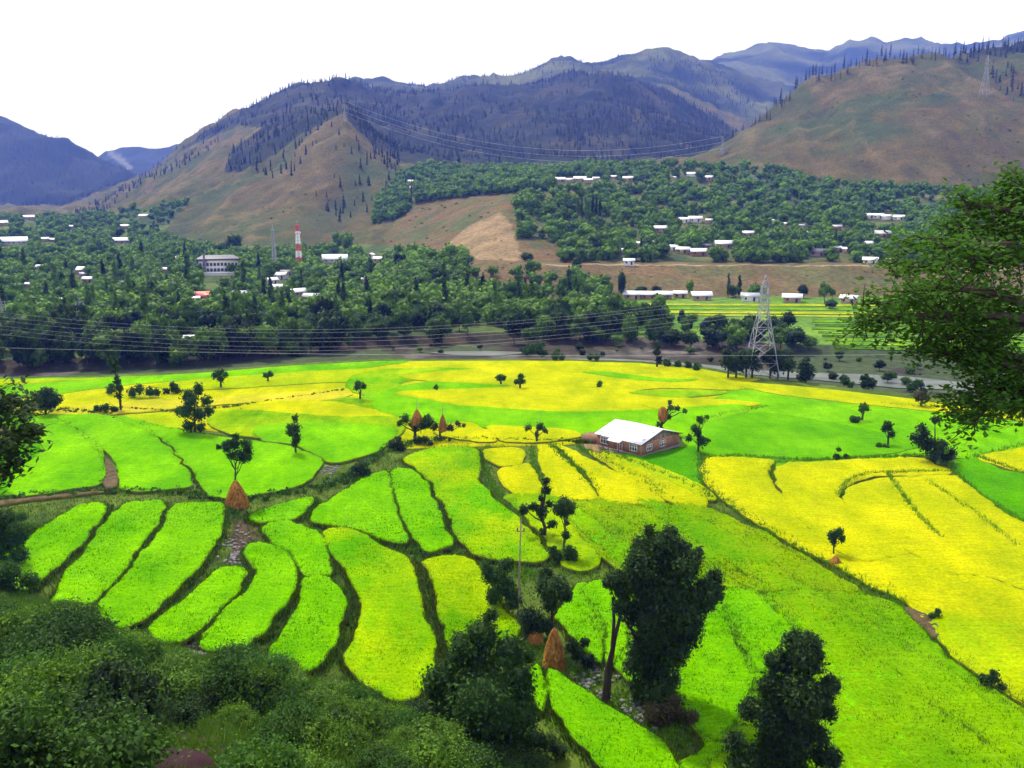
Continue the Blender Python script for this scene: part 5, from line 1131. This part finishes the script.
# the bigger trees lower down
ptree(640, 702, [(655, 552, 16), (635, 566, 18), (678, 565, 18), (700, 590, 14), (650, 588, 24), (618, 592, 14), (676, 604, 20), (690, 626, 13), (650, 624, 20), (640, 650, 16), (664, 652, 17), (652, 676, 15), (668, 682, 13), (640, 690, 11), (645, 540, 7), (665, 541, 7), (712, 600, 6), (606, 588, 6), (708, 580, 7), (704, 612, 6), (694, 560, 6), (660, 600, 34), (655, 645, 26), (668, 575, 24), (680, 640, 18), (655, 690, 20), (640, 670, 16), (622, 588, 15), (618, 606, 10), (696, 596, 15), (692, 616, 12), (634, 620, 15), (640, 556, 14), (672, 556, 14), (611, 582, 9), (708, 588, 9)],
      'tall dark tree with leaning twin trunks beside the green fields', name='large_tree', mat=LEAF_D, trunks=[[(607, 702), (609, 670), (613, 640), (620, 610), (640, 575)], [(604, 704), (606, 672), (611, 650), (612, 622), (610, 600)], [(650, 704), (650, 660), (650, 600)]], tr=.24, size=.23, n=22000, core=.55, spike=2.2)
ptree(668, 722, [(655, 712, 12), (672, 706, 12), (688, 716, 11), (662, 725, 10)], 'brownish bush at the foot of the tall dark tree', name='shrub', cat='shrub', mat=LEAF_O, trunk=False)
ptree(786, 778, [(800, 646, 11), (788, 655, 14), (772, 668, 12), (795, 662, 14), (805, 665, 12), (792, 676, 16), (815, 690, 12), (822, 684, 9), (770, 697, 17), (800, 705, 16), (750, 718, 14), (776, 732, 20), (810, 735, 14), (735, 745, 12), (762, 758, 18), (792, 765, 18), (820, 712, 11), (764, 684, 12), (790, 690, 24), (785, 735, 30), (805, 660, 10), (765, 715, 18), (820, 750, 14), (740, 765, 16)],
      'ragged dark tree with gaps at the bottom right of centre', name='large_tree', mat=LEAF_D, size=.21, n=16000, tr=.2, core=.5, spike=2.2)
ptree(482, 758, [(485, 636, 16), (465, 652, 18), (508, 648, 18), (446, 678, 18), (480, 680, 26), (518, 684, 20), (450, 714, 22), (490, 720, 26), (525, 716, 18), (470, 744, 18), (508, 746, 18), (492, 620, 7), (528, 662, 9), (435, 695, 9), (482, 690, 40), (485, 735, 40), (455, 700, 26), (512, 715, 26)],
      'broad dark rounded tree at bottom centre', name='large_tree', mat=LEAF_M, size=.22, n=20000, core=.9, spike=1.2)
ptree(551, 640, [(552, 586, 14), (543, 584, 10), (562, 590, 10), (551, 601, 11), (566, 598, 7), (546, 574, 7)], 'dark rounded tree left of the leaning twin trunks', name='field_tree', mat=LEAF_D, trunks=[[(552, 640), (552, 618), (552, 600)]], tr=.2)
ptree(534, 640, [(535, 622, 12), (545, 627, 9), (526, 615, 9), (530, 632, 9)], 'dark shrub under the rounded tree near the bare pole', name='shrub', cat='shrub', mat=LEAF_D, trunk=False)
ptree(504, 612, [(490, 576, 10), (503, 585, 12), (514, 598, 11), (495, 596, 10), (506, 566, 8), (486, 566, 6)], 'leafy green shrub mass left of the bare pole', name='shrub', cat='shrub', mat=LEAF_M, trunk=False)
ptree(582, 672, [(578, 655, 9), (590, 664, 9), (572, 645, 7), (584, 642, 5)], 'dark shrub between the big haystack and twin trunks', name='shrub', cat='shrub', mat=LEAF_D, trunk=False)
ptree(542, 758, [(535, 745, 12), (550, 740, 11), (558, 750, 9)], 'dark shrub right of the broad rounded tree', name='shrub', cat='shrub', mat=LEAF_D, trunk=False)
ptree(990, 692, [(986, 682, 6), (994, 679, 6), (1000, 686, 5), (990, 672, 3)], 'fuzzy green bush on the right field border', name='shrub', cat='shrub', trunk=False)
ptree(934, 622, [(930, 615, 4), (937, 613, 4)], 'small bush above the brown scar on the field border', name='shrub', cat='shrub', trunk=False)
for (px, row, bl, lab) in [(8, 570, [(-6, 530, 14), (8, 522, 12), (20, 535, 12), (4, 548, 15), (22, 552, 10), (-10, 556, 14)], 'dark bush mass at the left edge beside the first terrace'), (14, 604, [(0, 578, 14), (16, 570, 12), (30, 582, 11), (8, 592, 14)], 'dark bush at the lower left corner of the first terrace'), (70, 640, [(56, 622, 10), (70, 614, 11), (84, 624, 10), (66, 630, 12)], 'round bush under the second terrace strip')]:
    ptree(px, row, bl, lab, name='shrub', cat='shrub', mat=LEAF_M, trunk=False, spike=1.2)
haystack(554, 668, 20, 40, 'big orange haystack at bottom centre beside dark shrubs')
haystack(535, 642, 15, 12, 'low brown straw pile left of the big orange haystack', shape=[(1, 0), (1, .3), (.8, .65), (.4, .92), (.05, 1)])
b = P(518, 617); up = wood_pole((b[0], b[1], Hs(b[0], b[1])), 94 * mpp(518, 617) * 1.09, 'bare wooden pole with a small crosspiece in mid field', False, .13)
up.rotation_euler = (0, rad(1.6), 0)
hh = 94 * mpp(518, 617) * 1.09
MB().box(-.45, .45, -.05, .05, hh * .88, hh * .88 + .12).build('crosspiece', WOOD, up)
for s in (-1, 1): MB().bar((s * .4, 0, hh * .88 + .12), (s * .4, 0, hh * .88 + .5), .09, 6).build('insulator', DARKW, up)

# ------------------------------------------------------------------ the brick farmhouse
def farmhouse():
    A, B, C = [np.array(P(*q)[:2]) for q in ((597, 446.5), (641, 458), (676, 445))]
    ex = (A - B); L1 = np.linalg.norm(ex); ex /= L1; L2 = np.linalg.norm(C - B) ; ang = math.atan2(ex[1], ex[0]); ey = np.array([-ex[1], ex[0]]);
    if np.dot(ey, C - B) < 0: sgn = -1
    else: sgn = 1
    r = empty('farmhouse', (B[0], B[1], .1), 'brick farmhouse with a bright tin roof among the fields', 'house', rz=ang)
    Wd = L2 * .97; h = 2.75; rise = 1.75; s = sgn
    def bx(x0, x1, y0, y1, z0, z1, nm, mat, par=r): return MB().box(x0, x1, min(s * y0, s * y1), max(s * y0, s * y1), z0, z1).build(nm, mat, par)
    t = NT('brick', .9, .1); br = t.N.new('ShaderNodeTexBrick'); br.inputs['Scale'].default_value = 1.; br.inputs['Brick Width'].default_value = .5; br.inputs['Row Height'].default_value = .18; br.inputs['Mortar Size'].default_value = .02
    br.inputs['Color1'].default_value = (.4, .18, .11, 1); br.inputs['Color2'].default_value = (.31, .14, .1, 1); br.inputs['Mortar'].default_value = (.26, .2, .16, 1)
    mp = t.N.new('ShaderNodeMapping'); mp.inputs['Rotation'].default_value = (rad(90), 0, 0); tcn = t.N.new('ShaderNodeTexCoord')
    cmb = t.N.new('ShaderNodeCombineXYZ'); sep = t.N.new('ShaderNodeSeparateXYZ'); t.lk(tcn.outputs['Object'], sep.inputs[0]); t.lk(t.math('ADD', sep.outputs[0], sep.outputs[1]), cmb.inputs[0]); t.lk(sep.outputs[2], cmb.inputs[1]); t.lk(cmb.outputs[0], br.inputs['Vector'])
    n = t.noise(.8, 4); brick = t.out(t.mix(1., br.outputs['Color'], t.mix(t.ramp(n, .3, .7), (.7, .7, .7), (1.3, 1.2, 1.1)), 'MULTIPLY'))
    stone = plain('plinth', (.2, .17, .15), .9, .1, .4, 3)
    bx(-.08, L1 + .08, -.08, Wd + .08, -.8, .35, 'plinth', stone); bx(0, L1, 0, Wd, .35, h, 'wall', brick)
    # pilasters at the corners, paler
    pil = plain('pilaster', (.36, .2, .13), .9, .1)
    for (a, b_) in ((-.03, -.03), (L1 - .32, -.03), (-.03, Wd - .32), (L1 * .42, -.035)): bx(a, a + .35, b_, b_ + .35, .352, h - .004, 'pilaster', pil)
    # roof slabs, ridge along local x
    o = .5; q = MB()
    for side in (0, 1):
        y0, y1 = ((-o, Wd / 2) if side == 0 else (Wd + o, Wd / 2)); z0 = h - rise * o / (Wd / 2); z1 = h + rise
        P4 = np.array([(-o, s * y0, z0), (L1 + o, s * y0, z0), (L1 + o, s * y1, z1), (-o, s * y1, z1)]); q.add(np.vstack([P4 + [0, 0, .04], P4 + [0, 0, .12]]), [(0, 1, 2, 3), (7, 6, 5, 4), (0, 4, 5, 1), (2, 6, 7, 3), (1, 5, 6, 2), (0, 3, 7, 4)])
    tt = NT('farm_tin', .38, .5); rn = tt.noise(.9, 5, stretch=(1, 1, 1)); st = tt.noise(3, 1, tcn and tt.N.new('ShaderNodeTexCoord').outputs['Object'], stretch=(4, .15, .15))
    base = tt.mix(tt.ramp(st, .35, .65), (.72, .72, .76), (.86, .86, .88)); tin_ = tt.out(tt.mix(tt.ramp(rn, .60, .66), base, (.2, .17, .19))); 
    roof = q.build('roof', tin_, r)
    for k in range(int((L1 + 2 * o) / .55)):
        xx = -o + .3 + k * .55; sm = MB()
    # barge board at the gable towards the camera side
    for e in (-o - .03, L1 + o - .03):
        for side in (0, 1):
            y0, y1 = ((-o, Wd / 2) if side == 0 else (Wd + o, Wd / 2)); z0 = h - rise * o / (Wd / 2) - .1; z1 = h + rise - .1
            MB().add([(e, s * y0, z0), (e, s * y1, z1), (e, s * y1, z1 + .26), (e, s * y0, z0 + .26), (e + .06, s * y0, z0), (e + .06, s * y1, z1), (e + .06, s * y1, z1 + .26), (e + .06, s * y0, z0 + .26)], [(0, 1, 2, 3), (7, 6, 5, 4), (0, 4, 5, 1), (1, 5, 6, 2), (2, 6, 7, 3), (3, 7, 4, 0)]).build('barge_board', plain('barge', (.1, .07, .06)), roof)
    wood = plain('gable_wood', (.26, .21, .17), .9, .1, .4, 3); wd = plain('batten_wood', (.11, .08, .06), .9)
    for e in (.0, L1 - .12):
        MB().add([(e, s * 0, h), (e, s * Wd, h), (e, s * Wd / 2, h + rise - .05), (e + .12, 0, h), (e + .12, s * Wd, h), (e + .12, s * Wd / 2, h + rise - .05)], [(0, 1, 4, 3)]).build('gable_beam', wd, r)
        g = MB().add([(e, .2 * s, h + .03), (e, s * (Wd - .2), h + .03), (e, s * Wd / 2, h + rise - .03), (e + .12, .2 * s, h + .03), (e + .12, s * (Wd - .2), h + .03), (e + .12, s * Wd / 2, h + rise - .03)], [(0, 1, 2), (3, 5, 4)]); g.f4.append(np.array([(0, 3, 4, 1), (1, 4, 5, 2), (2, 5, 3, 0)])); gb = g.build('gable_boarding', wood, r)
    for k in range(1, 9):
        yy = Wd * k / 9; hz = rise * (1 - abs(yy - Wd / 2) / (Wd / 2)) - .1
        if hz > .15: bx(-.05, .0 - .003, yy - .06, yy + .06, h + .02, h + hz, 'batten', wd)
    fw = plain('frame_white', (.78, .78, .76), .6); gl = plain('glass_dark', (.06, .08, .1), .15, .6)
    def window(face, c, w, z0, z1, door=False):
        def b2(a0, a1, d0, d1, zz0, zz1, nm, mat, par):
            return bx(a0, a1, -d1, -d0, zz0, zz1, nm, mat, par) if face == 'f' else MB().box(-d1, -d0, min(s * a0, s * a1), max(s * a0, s * a1), zz0, zz1).build(nm, mat, par)
        fr = b2(c - w / 2, c + w / 2, .0, .07, z0, z1, 'door' if door else 'window', gl if not door else plain('door_red', (.3, .09, .07)), r)
        for a in (c - w / 2, c + w / 2 - .09): b2(a, a + .09, .003, .12, z0, z1, 'frame', fw, fr)
        for z_ in (z0, z1 - .09): b2(c - w / 2 + .09, c + w / 2 - .09, .003, .115, z_, z_ + .09, 'frame', fw, fr)
        for i in range(1, 3 if not door else 2): b2(c - w / 2 + w * i / (3 if not door else 2) - .04, c - w / 2 + w * i / (3 if not door else 2) + .04, .003, .11, z0 + .09, z1 - .09, 'mullion', fw, fr)
        b2(c - w / 2 + .09, c + w / 2 - .09, .003, .1, z0 + (z1 - z0) * .6, z0 + (z1 - z0) * .6 + .07, 'transom', fw, fr)
    window('f', L1 * .17, 1.9, .95, 2.3); window('f', L1 * .82, 2.2, .95, 2.35); window('f', L1 * .47, 1.3, .36, 2.35, True)
    window('g', Wd * .2, 1.7, .95, 2.25); window('g', Wd * .54, 1.7, .95, 2.25)
    # porch roof over the door and lean-to on the far left
    pr = MB(); z0 = h - .5; P4 = np.array([(L1 * .38, -s * 1.5, z0), (L1 * .66, -s * 1.5, z0), (L1 * .66, -s * .55, h - .12), (L1 * .38, -s * .55, h - .12)])
    pr.add(np.vstack([P4 + [0, 0, .05], P4 + [0, 0, .12]]), [(0, 1, 2, 3), (7, 6, 5, 4), (0, 4, 5, 1), (2, 6, 7, 3), (1, 5, 6, 2), (0, 3, 7, 4)]); pr.build('porch_roof', tin_, r)
    for a in (.395, .63): bx(L1 * a, L1 * a + .14, -1.45, -1.31, -.2, h - .58, 'porch_post', wd)
    bx(L1 * .38, L1 * .66, -1.5, -.09, -.8, .2, 'porch_step', stone)
    w2 = bx(L1 + .01, L1 + 5.5, 1.2, 4.5, -.5, 1.25, 'lean_to_wall', plain('mud_brown', (.2, .12, .07), .95)); return r
farmhouse()
# earth yard of the house
yd = field([(572, 441), (596, 436), (600, 446), (612, 452), (640, 460), (628, 460), (600, 452), (580, 447)], 'y', .12, name='farm_yard', mat=plain('yard_earth', (.2, .13, .07), .95, .05, .4, .8), side=SIDE, sp=1, smooth=2)
# ------------------------------------------------------------------ scrub on the slope below the camera
SLOPE = [(-60, 508), (18, 512), (34, 528), (22, 548), (-5, 575), (0, 596), (60, 612), (100, 630), (150, 646), (200, 664), (250, 664), (300, 680), (350, 702), (430, 722), (500, 752), (560, 800), (-60, 800)]
SHR = []
for i in range(8):
    rg = np.random.default_rng(500 + i); mb = MB(); bl = []
    for k in range(9):
        d = rg.normal(size=3); d /= np.linalg.norm(d); bl.append((d[0] * 1.1, d[1] * 1.1, .9 + abs(d[2]) * .95, rg.uniform(.5, .85)))
    crown(mb, bl, 1900, .12 if i % 2 else .15, rg, core=.7, jit=1.)
    n = 260; a = rg.uniform(0, 6.28, n); e = rg.uniform(.2, 1.3, n); L = rg.uniform(1.7, 2.6, n)   # sprays that break the outline
    D = np.stack([np.cos(a) * np.cos(e), np.sin(a) * np.cos(e), np.sin(e)], 1); T = D * L[:, None] + [0, 0, .4]
    for q in range(5):
        V, F = quads(T - D * q * .13 + rg.normal(size=(n, 3)) * .05, rg.normal(size=(n, 3)) + [0, 0, .6], .085, rg); mb.add(V, F, np.repeat(rg.uniform(.3, 1, n), 4))
    F = ([np.concatenate(mb.f3)] if mb.f3 else []) + [np.concatenate(mb.f4)]
    SHR.append(mesh('shrub', np.concatenate(mb.v), F, [[LEAF_S, LEAF_M, LEAF_S, LEAF_D, LEAF_S, LEAF_N, LEAF_M, LEAF_S][i]], tone=np.concatenate(mb.t)))
rgs = np.random.default_rng(66); ps = scatter(SLOPE, 14000, 38, 165, 67, (2.9, 1.9), False); print('shrubs', len(ps))
for (x, y, z, px, rw) in ps:
    if abs(px - 175) < 62 and rw > 738: continue
    if abs(px - 172) < 60 and rw > 742: continue
    s = rgs.uniform(.6, 1.6) * (.62 if inpoly(px, rw, [(-90, 500), (60, 500), (60, 560), (200, 640), (340, 660), (440, 690), (440, 735), (330, 715), (240, 684), (150, 668), (60, 635), (-90, 600)]) else 1) * (1.2 if (px < 120 and rw > 640) or (230 < px < 420 and rw < 720) else .8)
    o = link('shrub', SHR[rgs.integers(8)], None, (x, y, z - .3), rgs.uniform(0, 6.28), (s * rgs.uniform(.85, 1.25), s, s * rgs.uniform(.75, 1.2)))
    tag(o, 'leafy wild shrub crowding the dark slope at bottom left', 'shrub', 'shrubs on the near slope')
slope_w = Merge(); xs = rgs.uniform(-65, 15, 42000); ys = rgs.uniform(38, 150, 42000); zz = H(xs, ys); pxx = px_of(xs, ys, zz); rww = row_of(zz, ys)
ok = inpoly(pxx, rww, [(a, b - 8) for a, b in SLOPE]); Q = np.column_stack([xs, ys, zz])[ok]; print('tufts', len(Q))
tufts(slope_w, Q, .75, .13, 6, rgs, .55); clumps(slope_w, Q[::4], .5, .12, 12, rgs)
tag(slope_w.build('grass', LEAF_S), 'long grass and weeds over the near slope', None, None, 'stuff')
# dark maroon dome, an unidentified shape modelled as rounded rock
g = ground(175, 763); mb = MB(); import bmesh
bm = bmesh.new(); bmesh.ops.create_icosphere(bm, subdivisions=4, radius=1)
V = np.array([v.co[:] for v in bm.verts]); F = np.array([[v.index for v in f.verts] for f in bm.faces]); bm.free()
V = V * (1 + .05 * fbm(V[:, 0] * 3 + V[:, 2], V[:, 1] * 3, 1, 3, 2))[:, None] * [50 * g[1] / FOC * 1.12, 2.2, 1.5]
ob = link('maroon_dome', mesh('maroon_dome', V, [F], [plain('dome_maroon', (.028, .008, .012), .8, .15, .3, 1.2)], smooth=True), None, (g[0], g[1] - 1.4, g[2] - .3)); tag(ob, 'smooth dark maroon dome of unknown kind poking up at the bottom edge', 'maroon_dome')

# ------------------------------------------------------------------ trees close to the camera whose boughs reach into view
def near_tree(base, top_r, limbs, label, mat, leaf, nl, seed, spread, tw=14):
    rg = np.random.default_rng(seed); x, y = base; z = Hs(x, y); r = empty('near_tree', (x, y, z), label, 'tree')
    B = np.array([x, y, z]); tk = MB(); lf = MB(); T0 = limbs[0][0]
    tk.tube([(0, 0, -1), (0, 0, (T0[2] - z) * .4), (.1, 0, T0[2] - z - 1), (.1, 0, T0[2] - z + 3.5)], [top_r * 1.5, top_r, top_r * .7, top_r * .3], 10)
    C, N, S = [], [], []
    for (a, b, c, wd) in limbs:
        a, b, c = [np.array(q) - B for q in (a, b, c)]; ts = np.linspace(0, 1, 9); pts = [(1 - t) ** 2 * a + 2 * t * (1 - t) * b + t * t * c for t in ts]
        tk.tube(pts, np.linspace(.14, .02, 9) * wd, 6)
        for k in range(tw):
            t = rg.uniform(.22, 1) ** .8; p = (1 - t) ** 2 * a + 2 * t * (1 - t) * b + t * t * c; d = (c - a) / np.linalg.norm(c - a) * .7 + rg.normal(size=3) * [.7, .7, .42]; d /= np.linalg.norm(d); L = spread * rg.uniform(.45, 1.1) * (1.15 - .5 * t)
            e = p + d * L + [0, 0, -.1 * L]; tk.tube([p, (p + e) / 2 + rg.normal(size=3) * .05, e], [.022 * wd, .013, .006], 4)
            for j in range(nl):
                u = rg.uniform(.15, 1.08); q = p + (e - p) * u; w = rg.normal(size=3) * [1, 1, .6] * .17 * spread * .9
                C.append(q + w); N.append([rg.normal() * .55, rg.normal() * .55, 1.])
    C = np.array(C); n = len(C); V, F = quads(C, np.array(N), leaf * rg.uniform(.6, 1.25, n), rg, .5); lf.add(V, F, np.repeat(np.clip(rg.normal(.5, .24, n), 0, 1), 4))
    lf.build('crown', mat, r); tk.build('trunk', BARK, r); return r
def L3(px, row, Y): return PY(px, row, Y)
o = (13.3, 19.0)
RT = L3(1078, 330, 20); RT2 = L3(1085, 250, 20); RT3 = L3(1075, 400, 20)
limbs = [(RT, L3(1000, 320, 19), L3(925, 345, 18), 1.3), (RT, L3(990, 305, 18), L3(880, 318, 17), 1.0), (RT3, L3(1020, 335, 19), L3(955, 358, 18), 1.1), (RT2, L3(1000, 262, 20), L3(912, 268, 19), 1.1), (RT2, L3(1005, 225, 21), L3(948, 226, 20), 1.0),
    (RT2, L3(1030, 190, 20), L3(990, 208, 20), .9), (RT, L3(980, 272, 18), L3(905, 295, 17), 1.0), (RT3, L3(1030, 380, 19), L3(985, 392, 18), 1.0), (RT3, L3(1010, 375, 18), L3(972, 425, 17), .7), (RT2, L3(1040, 220, 22), L3(1000, 240, 22), 1), (RT, L3(1030, 290, 21), L3(965, 300, 21), 1),
    (RT3, L3(1035, 350, 21), L3(1000, 365, 21), 1), (RT2, L3(1060, 170, 21), L3(1022, 192, 20), .9), (RT, L3(1010, 310, 21), L3(940, 322, 21), .9), (RT2, L3(1020, 240, 18), L3(938, 248, 17), .9), (RT3, L3(1045, 390, 20), L3(1015, 402, 19), .8),
    (RT2, L3(1120, 150, 21), L3(1140, 120, 22), 1), (RT, L3(1150, 300, 20), L3(1200, 300, 20), 1), (RT3, L3(1150, 380, 20), L3(1190, 400, 20), 1), (RT, L3(950, 300, 19), L3(862, 304, 18), .7), (RT2, L3(970, 240, 20), L3(908, 238, 20), .8), (RT2, L3(960, 270, 21), L3(892, 262, 21), .8), (RT, L3(950, 310, 19), L3(858, 322, 19), .8), (RT3, L3(1010, 350, 18), L3(920, 352, 18), .8), (RT3, L3(1020, 395, 18), L3(962, 408, 17.5), .7), (RT2, L3(1020, 200, 19), L3(962, 206, 19), .8)]
rgq = np.random.default_rng(12)
for i in range(16):
    a = rgq.uniform(-1.0, 1.0) if i < 11 else rgq.uniform(-1.5, 1.5); zz = rgq.uniform(-5, 3.5); s0 = np.array([13.3, 19.0, RT[2] + zz]); L = rgq.uniform(2.6, 5.0); e = s0 + [L * math.cos(a), L * math.sin(a), rgq.uniform(.3, 1.6)]
    if i >= 11: s0 = np.array([13.4, 19, RT[2] + 3.4]); e = s0 + [rgq.uniform(.3, 3.2), rgq.uniform(-2.5, 2.5), rgq.uniform(1.2, 3.2)]
    limbs.append((s0, (s0 + e) / 2 + [0, 0, .5], e, 1.0))
near_tree(o, .42, limbs, 'leafy green boughs of the close tree reaching in at right', LEAF_N, .08, 40, 81, 1.2, 24)
lb0 = L3(-170, 440, 30); lb1 = L3(-165, 400, 30)
ll = [(lb0, L3(-10, 410, 29), L3(18, 395, 28), 1), (lb0, L3(-5, 430, 29), L3(36, 432, 28), 1), (lb1, L3(-20, 395, 29), L3(6, 388, 28), .9), (lb0, L3(-10, 450, 29), L3(20, 455, 28), .9), (lb0, L3(-20, 460, 29), L3(6, 474, 28), .8), (lb0, L3(-10, 430, 30), L3(20, 415, 30), .9), (lb1, L3(-90, 400, 30), L3(-120, 400, 30), 1), (lb0, L3(-80, 450, 30), L3(-110, 460, 30), 1), (lb0, L3(-10, 440, 31), L3(12, 440, 31), 1), (lb1, L3(-30, 405, 28), L3(-2, 408, 28), 1)]
for i in range(14):
    a = rgq.uniform(1.9, 4.4); s0 = np.array([lb0[0], 30.0, lb0[2] + rgq.uniform(-3, 2)]); L = rgq.uniform(2.5, 5.); e = s0 + [L * math.cos(a), L * math.sin(a), rgq.uniform(.2, 1.4)]; ll.append((s0, (s0 + e) / 2 + [0, 0, .5], e, 1.0))
near_tree((lb0[0], 30.0), .3, ll, 'dark leafy branches of a close tree at the left edge', LEAF_D, .14, 26, 82, 1.3, 16)
